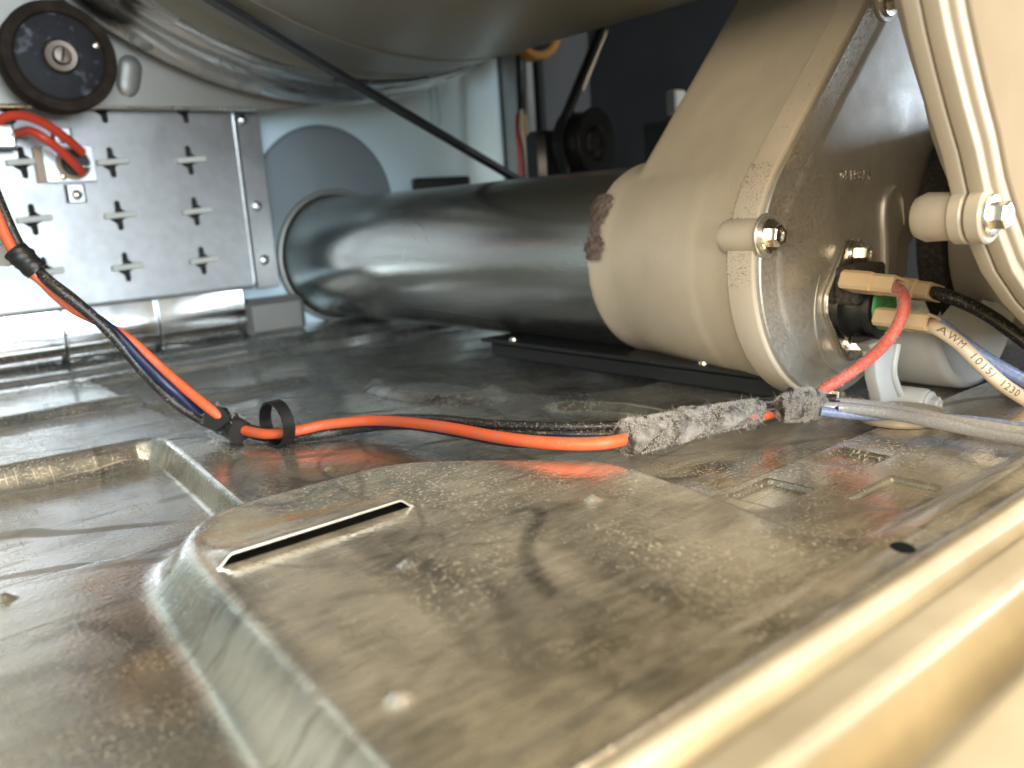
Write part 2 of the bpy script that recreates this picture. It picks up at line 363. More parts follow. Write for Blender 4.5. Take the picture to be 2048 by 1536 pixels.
# ------------------------------------------------------------------ base pan (one pressed sheet)
def sd_poly(X, Y, poly):
    P = np.array(poly, float); d = np.full(X.shape, 1e9); inside = np.zeros(X.shape, bool)
    for i in range(len(P)):
        a, b = P[i], P[(i + 1) % len(P)]; ex, ey = b - a; wx, wy = X - a[0], Y - a[1]
        t = np.clip((wx * ex + wy * ey) / (ex * ex + ey * ey), 0, 1)
        d = np.minimum(d, np.hypot(wx - t * ex, wy - t * ey))
        c = ((a[1] > Y) != (b[1] > Y)) & (X < ex * (Y - a[1]) / (ey if abs(ey) > 1e-12 else 1e-12) + a[0]); inside ^= c
    return np.where(inside, -d, d)
def sd_rect(X, Y, x0, x1, y0, y1, r=0.0):
    qx = np.abs(X - (x0 + x1) / 2) - (x1 - x0) / 2 + r; qy = np.abs(Y - (y0 + y1) / 2) - (y1 - y0) / 2 + r
    return np.hypot(np.maximum(qx, 0), np.maximum(qy, 0)) + np.minimum(np.maximum(qx, qy), 0) - r
ZP = 0.12
LOUV = (0.665, 1.280, 2.150)
_pc = [(0.475, 0.2), (0.53, 0.85), (0.59, 1.55), (0.65, 2.26), (0.69, 2.44), (0.77, 2.57), (0.90, 2.63), (1.10, 2.64), (1.38, 2.635), (1.50, 2.60), (1.60, 2.52),
       (1.78, 2.32), (1.96, 2.12), (2.005, 2.02), (2.0, 1.88), (1.97, 1.66), (1.92, 1.40), (1.885, 1.24), (1.885, 1.15), (1.915, 1.085), (1.98, 1.05), (2.1, 1.035), (2.8, 1.03), (3.6, 1.02)]
PLATEAU = [tuple(p[:2]) for p in smooth_path([(a, b, 0) for a, b in _pc], 4)] + [(7.3, 1.0), (7.3, 0.2)]
BUMPS = [(0.684, 1.265, 0.120), (1.028, 1.773, 0.120), (1.658, 1.766, 0.120), (1.460, 3.080, 0.000), (0.235, 2.699, 0.000)]
def pan_height(X, Y):
    Z = 0.0035 * np.sin(1.7 * X + 2.1 * Y) * np.cos(2.9 * Y - 1.1 * X + 0.7) + 0.002 * np.sin(5.1 * X - 3.0 * Y)
    sdp = sd_poly(X, Y, PLATEAU); wd_ = 0.075 + 0.025 * ease((1.3 - X) / .5); pl = ease((wd_ - sdp) / wd_)
    if X.ndim == 2:
        for _ in range(3):
            q = np.pad(pl, 3, mode='edge'); pl = sum(q[3:-3, k:k + pl.shape[1]] for k in range(7)) / 7
            q = np.pad(pl, 3, mode='edge'); pl = sum(q[k:k + pl.shape[0], 3:-3] for k in range(7)) / 7
    panel = ease((0.025 - sd_rect(X, Y, 1.5, 4.6, 0.6, 1.665, 0.05)) / 0.025) * 0.04
    for x0, x1, y0, y1 in SQ:
        panel = panel - 0.020 * ease(-sd_rect(X, Y, x0, x1, y0, y1, 0.004) / 0.016)
    Z = Z * (1 - pl * .4) + np.maximum(panel * (1 - pl), 0) + ZP * pl
    # big recessed bay at the left
    rec = ease(-sd_poly(X, Y, [(-0.2, 2.84), (0.90, 2.76), (1.0, 2.80), (1.05, 2.88), (1.165, 4.22), (1.14, 4.32), (1.06, 4.37), (-0.2, 4.44)]) / (0.065 + 0.065 * ease((Y - 4.0) / .2) * ease((1.12 - X) / .15)))
    Z = Z - 0.115 * rec * (1 - pl)
    # pressings further back
    back = ease((sd_poly(X, Y, [(1.35, 4.7), (1.6, 4.55), (2.5, 4.45), (2.75, 4.2), (2.78, 3.7), (2.95, 3.3), (3.3, 3.1), (7.1, 3.0), (7.1, 6.5), (1.35, 6.5)]) + 0.06) / 0.09)
    Z = Z - 0.085 * (1 - back)
    ov_ = np.hypot((X - 2.62) / .30, (Y - 4.05) / .55); Z = Z + 0.04 * ease((1.15 - ov_) / .3) - 0.05 * ease((.8 - ov_) / .25)
    ov_ = np.hypot((X - 2.75) / .22, (Y - 2.75) / .42); Z = Z - 0.035 * ease((1.1 - ov_) / .25)
    Z = Z + 0.05 * ease((0.12 - np.abs(Y - 5.35)) / 0.10) * ease((2.55 - X) / 0.2)
    Z = Z + 0.06 * ease((Y - 6.55) / 0.15)
    # front lip
    Z = Z + 0.006 * ease((0.05 - np.abs(Y - 0.965)) / 0.05)
    Z = Z + 0.035 * ease((0.90 - Y) / 0.03) - 0.03 * ease((0.865 - Y) / 0.03) + 0.12 * ease((0.825 - Y) / 0.07) - 0.035 * ease((.735 - Y) / .03) + 0.03 * ease((.70 - Y) / .03) - 0.12 * ease((0.60 - Y) / 0.06) + 0.14 * ease((0.51 - Y) / 0.06)
    # raised louver behind the slit
    x0, x1, y0 = LOUV
    lv = ease((Y - y0 + 1e-4) / 2e-4) * ease((y0 + 0.19 - Y) / 0.19) * ease(-sd_rect(X, Y, x0, x1, y0 - 1, y0 + 1, 0.0) / 0.05)
    Z = Z + 0.031 * lv
    for bx, by, bz in BUMPS:
        r = np.hypot(X - bx, Y - by); Z = Z + 0.022 * ease((0.036 - r) / 0.030)
    return Z
def grid_lines(segs, extra=()):
    out = []
    for a, b, st in segs: out += list(np.arange(a, b - st * .25, st))
    out += [segs[-1][1]]
    out = [v for v in out if all(abs(v - e) > .0042 for e in extra)]
    return np.array(sorted(out + list(extra)))
SQ = ((2.13, 2.36, 1.45, 1.63), (2.60, 2.82, 1.445, 1.63), (2.34, 2.625, 1.165, 1.34))
ex = sorted({round(v + k, 4) for q in SQ for v, sgn in ((q[0], 1), (q[1], -1)) for k in (0, sgn * .008, sgn * .016)})
ey = sorted({round(v + k, 4) for q in SQ for v, sgn in ((q[2], 1), (q[3], -1)) for k in (0, sgn * .008, sgn * .016)} | {1.665, 1.6775, 1.69})
ex = [v for i, v in enumerate(ex) if i == 0 or v - ex[i - 1] > .002]; ey = [v for i, v in enumerate(ey) if i == 0 or v - ey[i - 1] > .002]
gx = grid_lines([(-0.54, 0.05, 0.02), (0.05, 3.0, 0.0095), (3.0, 4.6, 0.03), (4.6, 7.24, 0.06)], ex)
gy = grid_lines([(0.30, 0.9, 0.012), (0.9, 2.149, 0.0095), (2.149, 2.151, 0.002), (2.151, 2.8, 0.0095), (2.8, 4.6, 0.0105), (4.6, 7.28, 0.03)], ey)
X, Y = np.meshgrid(gx, gy)
Z = pan_height(X, Y)
hx_, hy_, hr_ = (1.913, 0.944, 0.120)[0], (1.913, 0.944, 0.120)[1], 0.030
dh = np.hypot(X - hx_, Y - hy_); near = np.abs(dh - hr_) < 0.0068
X = np.where(near, hx_ + (X - hx_) / dh * hr_, X); Y = np.where(near, hy_ + (Y - hy_) / dh * hr_, Y)
ny, nx = X.shape
idx = np.arange(nx * ny).reshape(ny, nx)
Fq = np.stack([idx[:-1, :-1], idx[:-1, 1:], idx[1:, 1:], idx[1:, :-1]], -1).reshape(-1, 4)
V = np.stack([X, Y, Z], -1).reshape(-1, 3)
cc = V[Fq].mean(1)
keep_lip = cc[:, 1] < 0.822
keep = np.hypot(cc[:, 0] - hx_, cc[:, 1] - hy_) > hr_ * .93
zr = V[Fq][:, :, 2]; keep &= ~((np.abs(cc[:, 1] - LOUV[2]) < 0.0012) & (zr.max(1) - zr.min(1) > 0.004))
keep &= ~keep_lip
pan = mesh_obj('base_pan', V, Fq[keep], 'pan', None, sharp=60, kind='structure', label='galvanised pressed steel base pan of the machine')
used = np.unique(Fq[keep_lip]); rm = np.full(len(V), -1); rm[used] = np.arange(len(used))
mesh_obj('front_lip', V[used], rm[Fq[keep_lip]], 'lip', pan, sharp=60, label='front lip of the base pan, warm sunlight put into its colour')
# smudges, wipe arcs and rust films stored per vertex
def strokes(X, Y, lines):
    out = np.zeros(X.shape)
    for pts, w0, w1, k in lines:
        P = np.array([p[:2] for p in smooth_path([tuple(p) + (0,) * (3 - len(p)) for p in pts], 6)]); n = len(P) - 1
        x0, y0 = P.min(0) - max(w0, w1) * 2; x1, y1 = P.max(0) + max(w0, w1) * 2
        sel = (X > x0) & (X < x1) & (Y > y0) & (Y < y1)
        if not sel.any(): continue
        xs_, ys_ = X[sel], Y[sel]; best = np.zeros(xs_.shape)
        for i in range(n):
            a, b = P[i], P[i + 1]; e = b - a; t = np.clip(((xs_ - a[0]) * e[0] + (ys_ - a[1]) * e[1]) / (e @ e + 1e-12), 0, 1)
            d = np.hypot(xs_ - a[0] - t * e[0], ys_ - a[1] - t * e[1]); w_ = w0 + (w1 - w0) * (i + t) / n
            best = np.maximum(best, ease((w_ * 1.7 - d) / (w_ * 1.5)) * k)
        out[sel] = np.maximum(out[sel], best)
    return out
ST = [([(1.431, 1.866, 0.120), (1.494, 1.855, 0.120), (1.485, 1.790, 0.120), (1.395, 1.720, 0.120), (1.293, 1.629, 0.120), (1.208, 1.497, 0.120), (1.163, 1.388, 0.120)], .020, .026, .8),
      ([(1.105, 1.548, 0.120), (1.068, 1.454, 0.120), (1.003, 1.320, 0.120), (0.942, 1.183, 0.120)], .012, .05, .55),
      ([(1.003, 0.953, 0.120), (1.077, 0.970, 0.120)], .03, .04, .45), ([(1.195, 1.788, 0.120), (1.258, 1.727, 0.120)], .014, .012, .55), ([(1.297, 1.918, 0.120), (1.357, 1.866, 0.120)], .008, .008, .5),
      ([(0.939, 1.926, 0.120), (0.946, 1.783, 0.120), (1.032, 1.755, 0.120), (1.157, 1.780, 0.120)], .008, .006, .5), ([(1.065, 1.933, 0.120), (1.041, 1.723, 0.120), (1.052, 1.508, 0.120)], .006, .007, .55),
      ([(1.032, 1.711, 0.120), (1.089, 1.683, 0.120), (1.226, 1.572, 0.120)], .007, .005, .5), ([(1.044, 1.728, 0.120), (1.153, 1.809, 0.120), (1.199, 1.888, 0.120), (1.152, 1.942, 0.120)], .006, .005, .5),
      ([(0.893, 2.127, 0.120), (0.905, 1.917, 0.120), (0.993, 1.915, 0.120), (1.007, 2.051, 0.120)], .05, .03, .35), ([(0.636, 2.078, 0.120), (0.608, 1.872, 0.120), (0.663, 1.743, 0.120)], .008, .010, .4),
      ([(0.783, 1.759, 0.120), (0.902, 1.708, 0.120), (0.987, 1.578, 0.120)], .02, .03, .3), ([(0.598, 1.650, 0.120), (0.614, 1.493, 0.120)], .04, .05, .45),
      ([(0.400, 1.775, 0.000), (0.391, 2.043, 0.000), (0.481, 2.154, 0.000)], .02, .012, .5), ([(0.265, 2.343, 0.000), (0.381, 2.334, 0.000), (0.455, 2.109, 0.000)], .03, .02, .45), ([(0.171, 2.174, 0.000), (0.310, 2.125, 0.000), (0.419, 1.836, 0.000)], .04, .03, .4)]
sr_ = np.random.default_rng(21)
for k in range(46):      # curled wipe marks on the flat behind the front platform
    cx, cy = sr_.uniform(1.0, 2.7), sr_.uniform(2.4, 4.6); r_ = sr_.uniform(.08, .35); a0 = sr_.uniform(0, 6.3); da = sr_.uniform(1.0, 3.4)
    ST.append(([(cx + r_ * math.cos(a0 + da * t), cy + r_ * 1.7 * math.sin(a0 + da * t)) for t in np.linspace(0, 1, 7)], sr_.uniform(.006, .02), sr_.uniform(.004, .012), sr_.uniform(.35, .8)))
for k in range(40):      # broad arm-wipes over the front platform
    cx, cy = sr_.uniform(.7, 2.3), sr_.uniform(1.0, 2.3); a0 = sr_.uniform(-.5, .5); L_ = sr_.uniform(.15, .5)
    ST.append(([(cx + L_ * math.cos(a0) * t, cy + L_ * math.sin(a0) * t + .1 * t * t) for t in np.linspace(0, 1, 5)], sr_.uniform(.008, .05), sr_.uniform(.01, .03), sr_.uniform(.12, .3)))
sm = strokes(X, Y, ST)
ru = strokes(X, Y, [([(0.714, 2.411, 0.120), (0.939, 2.362, 0.120), (1.283, 2.295, 0.120)], .035, .02, .9), ([(0.672, 2.271, 0.120), (0.694, 2.198, 0.120)], .03, .03, .6), ([(0.563, 2.691, 0.000), (0.477, 2.629, 0.000)], .05, .10, .6),
    ([(2.376, 1.934, 0.000), (2.342, 1.754, 0.000), (2.627, 1.765, 0.000)], .06, .05, .8), ([(2.343, 2.280, 0.000), (2.342, 2.073, 0.000)], .03, .04, .5), ([(1.386, 3.110, 0.000), (1.545, 3.069, 0.000), (1.711, 3.027, 0.000)], .04, .04, .6),
    ([(0.435, 1.997, 0.000), (0.421, 1.807, 0.000)], .08, .10, .45), ([(1.596, 0.959, 0.120), (1.701, 0.959, 0.120)], .06, .06, .25)])
fi = ease((0.03 - sd_poly(X, Y, PLATEAU)) / 0.12)
for nm_, arr in (('smudge', sm), ('rust', ru), ('film', fi)):
    at_ = pan.data.attributes.new(nm_, 'FLOAT', 'POINT'); at_.data.foreach_set('value', arr.reshape(-1).astype(np.float32))
# bare cut edge of the louver
xs = np.linspace(LOUV[0] + .002, LOUV[1] - .002, 80)
zt = pan_height(xs, np.full_like(xs, LOUV[2] + .001))
edge = loft([[(x, LOUV[2] - .003, z + .002), (x, LOUV[2] + .004, z + .003), (x, LOUV[2] + .004, z - .006), (x, LOUV[2] - .003, z - .005)] for x, z in zip(xs, zt)])
mesh_obj('louver_lip', *edge, 'louver', pan)
mesh_obj('gap_fill_sheet', *box((0.97, 2.24, 0.045), (0.36, 0.16, 0.006)), 'bulk', pan)  # added sheet that lightens the black gap under the louver
mesh_obj('ground', [(-30, -30, -0.35), (40, -30, -0.35), (40, 40, -0.35), (-30, 40, -0.35)], [(0, 1, 2, 3)], 'ground', None, kind='structure')

# ------------------------------------------------------------------ cabinet panels
def slab(name, lo, hi, m, **k):
    c = [(a + b) / 2 for a, b in zip(lo, hi)]; h = [(b - a) / 2 for a, b in zip(lo, hi)]
    return mesh_obj(name, *box(c, h), m, None, kind='structure', **k)
rear = slab('rear_panel', (-0.54, 7.30, -0.05), (5.86, 7.36, 8.6), 'rearpaint')
slab('wall_left', (-0.62, 0.95, -0.05), (-0.56, 7.36, 8.6), 'rearpaint')
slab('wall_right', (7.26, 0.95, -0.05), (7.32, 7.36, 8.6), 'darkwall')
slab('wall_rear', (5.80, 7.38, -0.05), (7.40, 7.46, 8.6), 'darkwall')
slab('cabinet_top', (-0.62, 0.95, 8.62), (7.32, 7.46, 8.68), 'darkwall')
# pressed vertical bead on the rear panel
def capsule(w_, h_, n=10):
    return [(w_ * math.cos(t), h_ + w_ * math.sin(t)) for t in np.linspace(0, math.pi, n)] + [(w_ * math.cos(t), -h_ + w_ * math.sin(t)) for t in np.linspace(math.pi, 2 * math.pi, n)]
bx, _, bz = (5.020, 7.290, 2.086)
lp = []
for k, dy in ((1.0, 0.0), (0.92, -.03), (0.70, -.045), (0.5, -.03), (0.35, -.005)):
    lp.append([(bx + x, 7.299 + dy, bz + z) for x, z in [(q[0] * k, q[1] if False else (q[1] - math.copysign(0.055 * (1 - k), q[1]))) for q in capsule(0.055, 0.24)]])
mesh_obj('pressed_bead', *loft(lp, False, True), 'rearpaint', rear)
c = (3.739, 7.280, 1.178)
mesh_obj('vent_disc', *lathe((3.72, 7.299, 1.12), (0, -1, 0), [(0.70, 0), (0.70, 0.025), (0.68, 0.04), (0.3, 0.045)], 72, False, True), 'cooldisc', rear)
c = (4.992, 7.200, 1.247)
mesh_obj('dark_clip', *box((c[0], 7.24, c[2] - .05), (0.33, 0.055, 0.12), 0.02), 'blackpl', rear)
# post at the right end of the rear panel
post = thing('corner_post', (6.0, 7.2, 0), 'narrow grey vertical post at right end of the pale rear panel', 'post')
mesh_obj('column', *box((5.93, 7.1, 2.0), (0.05, 0.22, 2.0), 0.01), 'galv_dull', post)
mesh_obj('flange', *box((6.32, 7.2, 2.0), (0.04, 0.06, 2.0), 0.01), 'rail', post)
# upper rear bulkhead (beige) above the heater plate
ub = [(0.12, 1.862), (2.85, 1.862), (3.2, 1.88), (3.55, 1.93), (3.9, 2.03), (4.2, 2.16), (4.2, 3.2), (0.12, 3.2)]
blk = mesh_obj('rear_bulkhead', *prism_y(ub, 6.70, 6.78, 0.012), 'bulk', None, label='beige-grey bulkhead sheet behind the roller and drum', cat='metal sheet')
V, F = tube([(2.015, 6.700, 2.228), (1.981, 6.700, 2.096), (1.938, 6.700, 1.951)], lambda t: 0.085 * (1 - (2 * t - 1) ** 4 * .6), 18)
mesh_obj('pressed_rib', [(v[0], 6.70 + (v[1] - 6.70) * .45, v[2]) for v in V], F, 'bulk', blk)
mesh_obj('lower_bead', *tube([(0.13, 6.70, 1.872), (2.9, 6.70, 1.872)], 0.014, 8, smooth=False), 'galv', blk)

# ------------------------------------------------------------------ heater box
hb = thing('heater_box', (1.6, 6.9, 0.0), 'pale steel heater box plate with rows of cross-shaped slots', 'heater')
HY = 6.85
def cross(cx, cz, s=1.0):
    # vertical slot with a skewed diamond bulge across the middle
    p = [(-.030, .155), (0, .175), (.030, .155), (.034, .085), (.095, .035), (.10, 0.0), (.085, -.02), (.034, -.045), (.034, -.145), (.005, -.165), (-.026, -.150), (-.034, -.085), (-.095, -.035), (-.10, 0.0), (-.085, .02), (-.034, .045)]
    return [(cx + x * s, cz + z * s) for x, z in p]
SLOTS = [(1.227, 6.850, 1.511), (1.804, 6.850, 1.498), (2.374, 6.850, 1.500), (1.228, 6.850, 1.122), (1.797, 6.850, 1.115), (2.365, 6.850, 1.112), (1.244, 6.850, 0.750), (1.792, 6.850, 0.735), (2.365, 6.850, 0.730),
         (1.212, 6.850, 1.880), (1.806, 6.850, 1.885), (2.392, 6.850, 1.886)]
outer = [(0.13, 0.485), (2.72, 0.485), (2.75, 0.515), (2.75, 2.05), (0.13, 2.05)]
V, F = plate2d(outer, [cross(p[0], p[2], 0.66) for p in SLOTS], 0.02, lambda u, v, w_: (u, HY + w_, v))
mesh_obj('perforated_plate', V, F, 'galv_dull', hb, smooth=False)
mesh_obj('dark_interior', *box((1.45, 7.08, 1.25), (1.28, 0.17, 0.72)), 'felt', hb)
for k, p in enumerate(SLOTS[:9]):
    L = 0.112
    mesh_obj('insulator', *box((p[0] + .005, HY - 0.03, p[2] + .006), (L, 0.028, 0.020), 0.006, Matrix.Rotation(-0.05, 4, 'Y')), 'ceramic', hb)
# folded right edge, bottom edge bead
mesh_obj('folded_edge', *tube([(2.765, HY - .01, 1.86), (2.765, HY - .01, 0.52), (2.74, HY - .01, 0.485), (0.13, HY - .01, 0.485)], 0.015, 8, smooth=False), 'galv_dull', hb)
mesh_obj('side_flange', *box((2.895, HY + .03, 1.16), (0.10, 0.02, 0.70), 0.008), 'galv_dull', hb)
for p in ((2.876, 6.860, 1.131), (2.881, 6.860, 0.690), (2.846, 6.860, 1.809)):
    mesh_obj('rivet', *lathe((p[0], HY + .012, p[2]), (0, -1, 0), [(.045, 0), (.042, .015), (.025, .028), (.005, .031)], 16), 'galv', hb)
# curved mirror-like skirt panels under the plate
def skirt(x0, x1):
    loops = []
    for t in np.linspace(0, 1, 14):
        z = 0.475 - 0.45 * t; y = HY + 0.045 - 0.045 * t + 0.25 * t ** 5
        loops.append([(x0, y, z), (x0 + .012, y - .012, z), (x1 - .012, y - .012, z), (x1, y, z), (x1, y + .03, z), (x0, y + .03, z)])
    return loft(loops)
for x0, x1 in ((0.13, 1.30), (1.315, 1.97), (1.985, 2.68)):
    s = mesh_obj('skirt_panel', *skirt(x0, x1), 'skirt', hb, sharp=25)
    mesh_obj('bottom_lip', *tube([(x0 + .01, HY + .275, 0.05), (x1 - .01, HY + .275, 0.05)], 0.014, 8, smooth=False), 'galv', s)
mesh_obj('end_bracket', *box((2.98, HY + .22, 0.20), (0.27, 0.12, 0.16), 0.05), 'bulk', hb)

# ------------------------------------------------------------------ limit thermostat on the heater plate
tc = (1.522, 6.800, 1.494)
lt = thing('limit_thermostat', (tc[0], HY, tc[2]), 'round limit thermostat on white square bracket among the cross slots', 'thermostat')
mesh_obj('bracket', *box((tc[0] - .01, HY - .055, tc[2]), (.165, .012, .125), .004), 'whitemetal', lt)
mesh_obj('standoff', *box((tc[0] - .20, HY - .03, tc[2]), (.028, .03, .12), .004), 'tan', lt)
mesh_obj('ring', *lathe((tc[0] + .01, HY - .067, tc[2]), (0, -1, 0), [(.112, 0), (.112, .02), (.095, .035), (.085, .035)], 32), 'tan', lt)
mesh_obj('body', *lathe((tc[0] + .01, HY - .09, tc[2]), (0, -1, 0), [(.088, 0), (.088, .05), (.08, .06), (.02, .062)], 32), 'blackpl', lt)
for dx, dz in ((-.055, .055), (.065, -.03)):
    mesh_obj('terminal', *box((tc[0] + dx, HY - .17, tc[2] + dz), (.028, .04, .008), .003), 'bright', lt)
for dx, dz in ((-.07, -.085), (.07, .09), (.02, .03)):
    mesh_obj('screw', *lathe((tc[0] + dx, HY - .066, tc[2] + dz), (0, -1, 0), [(.028, 0), (.026, .018), (.012, .026), (.002, .027)], 14), 'bright', lt)
for (px, pz, s) in ((tc[0] - .02, tc[2] + .185, 1), (tc[0] + .005, tc[2] - .205, -1)):
    mesh_obj('lanced_tab', *box((px, HY - .028, pz), (.055, .014, .065), .006), 'galv', lt)
    for sx in (-1, 1): mesh_obj('tab_gap', *box((px + sx * .062, HY - .0135, pz), (.006, .003, .065)), 'felt', lt)
    mesh_obj('tab_screw', *lathe((px, HY - .043, pz - .01), (0, -1, 0), [(.038, 0), (.036, .016), (.018, .028), (.003, .03)], 16), 'bright', lt)
sp = thing('spade_terminal', (1.125, 6.700, 1.677), 'small metal spade terminal beside end of lower red heater lead', 'connector')
p = (1.125, 6.700, 1.677)
mesh_obj('clip', *box(p, (.055, .02, .075), .012), 'bright', sp)
mesh_obj('sleeve', *box((p[0] - .01, p[1] + .03, p[2]), (.075, .016, .095), .012), 'blackpl', sp)
mesh_obj('crimp', *tube([(1.155, 6.700, 1.677), (1.208, 6.680, 1.694)], 0.022, 10, smooth=False), 'galv', sp)
w1 = mesh_obj('heater_lead', *tube([(0.848, 6.200, 1.590), (1.047, 6.300, 1.733), (1.172, 6.350, 1.768), (1.309, 6.420, 1.733), (1.446, 6.500, 1.646), (1.563, 6.600, 1.555)], 0.030, 12), 'red', None, label='upper red heater lead arching over the thermostat', cat='wire')
w2 = mesh_obj('heater_lead', *tube([(1.202, 6.680, 1.694), (1.251, 6.550, 1.693), (1.323, 6.500, 1.640), (1.426, 6.550, 1.552), (1.502, 6.600, 1.472), (1.553, 6.660, 1.424)], 0.030, 12), 'red', None, label='lower red heater lead running from spade terminal to thermostat', cat='wire')
cc_ = thing('push_connector', (0.668, 4.600, 0.937), 'cream plastic terminal cut by the left edge below thermostat', 'connector')
mesh_obj('shell', *lathe((0.660, 4.600, 0.938), (0.3, -1, 0), [(.03, 0), (.055, .01), (.058, .06), (.045, .075), (.01, .078)], 24), 'ceramic', cc_)
mesh_obj('stub_wire', *tube([(0.646, 4.550, 0.968), (0.676, 4.550, 1.005), (0.666, 4.600, 1.092)], .028, 10), 'greyw', cc_)

# ------------------------------------------------------------------ drum, rollers, belt, pulleys
DX, DZ, DR = 3.45, 4.93, 2.95
drum = thing('dryer_drum', (DX, 3.9, DZ - DR), 'large grey painted drum filling the top of the picture', 'drum')
prof = [(2.60, 1.25), (2.86, 1.27), (2.94, 1.33), (DR, 1.45), (DR, 5.50), (DR - .02, 5.56), (DR - .02, 5.60), (DR, 5.66), (DR, 5.80)]
def drum_lathe(pr, n=220, c0=True, c1=False):
    return lathe((DX, 0, DZ), (0, 1, 0), pr, n, c0, c1)
mesh_obj('shell', *drum_lathe(prof), 'drum', drum, sharp=50)
mesh_obj('seam_bead', *lathe((DX, 4.95, DZ), (0, 1, 0), [(DR + .001, 0), (DR + .005, .012), (DR + .005, .03), (DR + .001, .042)], 220, False, False), 'drum', drum)
mesh_obj('rear_ring', *drum_lathe([(DR - .02, 5.802), (DR + .02, 5.84), (DR + .035, 5.95), (DR + .02, 6.06), (DR + .055, 6.12), (DR + .09, 6.20), (DR + .09, 6.48), (DR + .075, 6.56), (DR + .0, 6.60), (2.0, 6.60)], 220, False, True), 'drum_ring', drum, sharp=60)
def roller(name, c, r, tire, label):
    t = thing(name, (c[0], c[1], c[2] - r), label, 'roller', 'drum support rollers')
    mesh_obj('tyre', *lathe(c, (0, -1, 0), [(r * .74, -.10), (r * .97, -.10), (r, -.08), (r, .08), (r * .97, .10), (r * .80, .10), (r * .77, .085)], 64), tire, t)
    mesh_obj('hub', *lathe(c, (0, -1, 0), [(r * .76, .0), (r * .76, .086), (r * .72, .095), (r * .32, .092), (r * .30, .07)], 48), 'hub', t)
    mesh_obj('retaining_ring', *lathe((c[0], c[1] - .085, c[2]), (0, -1, 0), [(r * .30, 0), (r * .30, .025), (r * .27, .035), (r * .18, .033), (r * .17, .01)], 40), 'ringmetal', t)
    sh = mesh_obj('shaft', *lathe((c[0], c[1] - .06, c[2]), (0, -1, 0), [(r * .155, -.3), (r * .155, .08), (r * .14, .10), (r * .01, .104)], 28), 'ringmetal', t)
    mesh_obj('screw_slot', *box((c[0], c[1] - .1645, c[2]), (r * .022, .004, r * .125), 0, Matrix.Rotation(.25, 4, 'Y')), 'felt', sh)
    return t
r1 = roller('drum_roller', (1.454, 6.380, 2.128), 0.345, 'rubber', 'dark brown rubber roller with worn hub at upper left corner')
mesh_obj('glint_rivet', *lathe((1.674, 6.270, 2.201), (0, -1, 0), [(.02, 0), (.018, .01), (.004, .016)], 12), 'bright', r1)
roller('drum_roller', (5.62, 6.45, 2.62), 0.30, 'amber', 'amber roller peeking out below the drum near dark rear wall')
# belt: flat loop round the drum down to the idler and motor pulleys, all in one plane
BY = 5.22; BW = 0.045
IC = (5.062, 5.220, 1.444)
MC = (4.72, BY, 0.92)
def belt_strip(pts, w_, t_):
    P = [np.array(p, float) for p in pts]; loops = []
    for i, p in enumerate(P):
        d = P[min(i + 1, len(P) - 1)] - P[max(i - 1, 0)]; d[1] = 0; d /= np.linalg.norm(d); n = np.array([-d[2], 0, d[0]])
        loops.append([p + n * t_ + (0, -w_, 0), p - n * t_ + (0, -w_, 0), p - n * t_ + (0, w_, 0), p + n * t_ + (0, w_, 0)])
    return loft(loops)
ang = [math.radians(a) for a in np.linspace(-31, -360 + 111 - 360 * 0 - 0, 90)]
rb = DR + .022
pa = (4.210, 5.220, 1.235)
left_tan = math.radians(245.5); right_tan = math.radians(-37.5)
drum_arc = [(DX + rb * math.cos(a), BY, DZ + rb * math.sin(a)) for a in np.linspace(left_tan, right_tan, 120)]
left_run = [tuple(np.array(pa) + (np.array(drum_arc[0]) - np.array(pa)) * t) for t in np.linspace(0, .97, 24)]
pulley_in = (MC[0] + .12, BY, MC[2] + .04)
right_run = [(IC[0] - .30, BY, IC[2] + .02), (IC[0] - .24, BY, IC[2] + .17)]
right_run = [tuple(np.array(drum_arc[-1]) + (np.array(right_run[1]) - np.array(drum_arc[-1])) * t) for t in np.linspace(.03, 1, 24)] + [right_run[0], (IC[0] - .26, BY, IC[2] - .16), (MC[0] + .13, BY, MC[2] - .03)]
mesh_obj('drive_belt', *belt_strip([pulley_in] + left_run + drum_arc + right_run, BW, 0.018), 'blackpl', None, sharp=25, label='thin black drive belt stretched from the drum down behind the duct', cat='belt')
ip = thing('idler_pulley', (IC[0], BY, IC[2] - .3), 'black idler pulley above the duct against the dark wall', 'pulley')
mesh_obj('wheel', *lathe((IC[0], BY + .02, IC[2]), (0.25, -1, 0), [(.20, -.13), (.275, -.13), (.28, -.11), (.255, -.08), (.255, .08), (.28, .11), (.275, .13), (.15, .12), (.13, .10)], 56), 'blackpl', ip)
mesh_obj('hub_cap', *lathe((IC[0] + .02, BY - .08, IC[2]), (0.25, -1, 0), [(.12, 0), (.11, .05), (.05, .06), (.045, .03)], 28), 'hub', ip)
mesh_obj('arm', *box((IC[0] - .16, BY + .35, IC[2] - .22), (.13, .12, .36), .05), 'rail', ip)
mt = thing('drive_motor', (4.75, 5.3, 0.0), 'black motor body mostly hidden behind the duct', 'motor')
mesh_obj('motor_pulley', *lathe(MC, (0, -1, 0), [(.10, -.1), (.12, -.1), (.12, .1), (.10, .1)], 32), 'blackpl', mt)
mesh_obj('motor_body', *lathe((4.75, 5.45, 0.62), (0, 1, 0), [(.42, 0), (.50, .06), (.50, .9), (.42, .98)], 48), 'blackpl', mt)
cb = thing('control_box', (5.876, 5.000, 1.365), 'black box with pale connector in the dark beside blower chute', 'control box')
p = (6.385, 5.400, 1.484)
mesh_obj('case', *box((p[0] + .1, p[1], p[2] - .15), (.28, .25, .32), .03), 'blackpl', cb)
p = (6.117, 5.150, 1.780)
mesh_obj('plug', *box(p, (.07, .06, .10), .015), 'palegrey', cb)
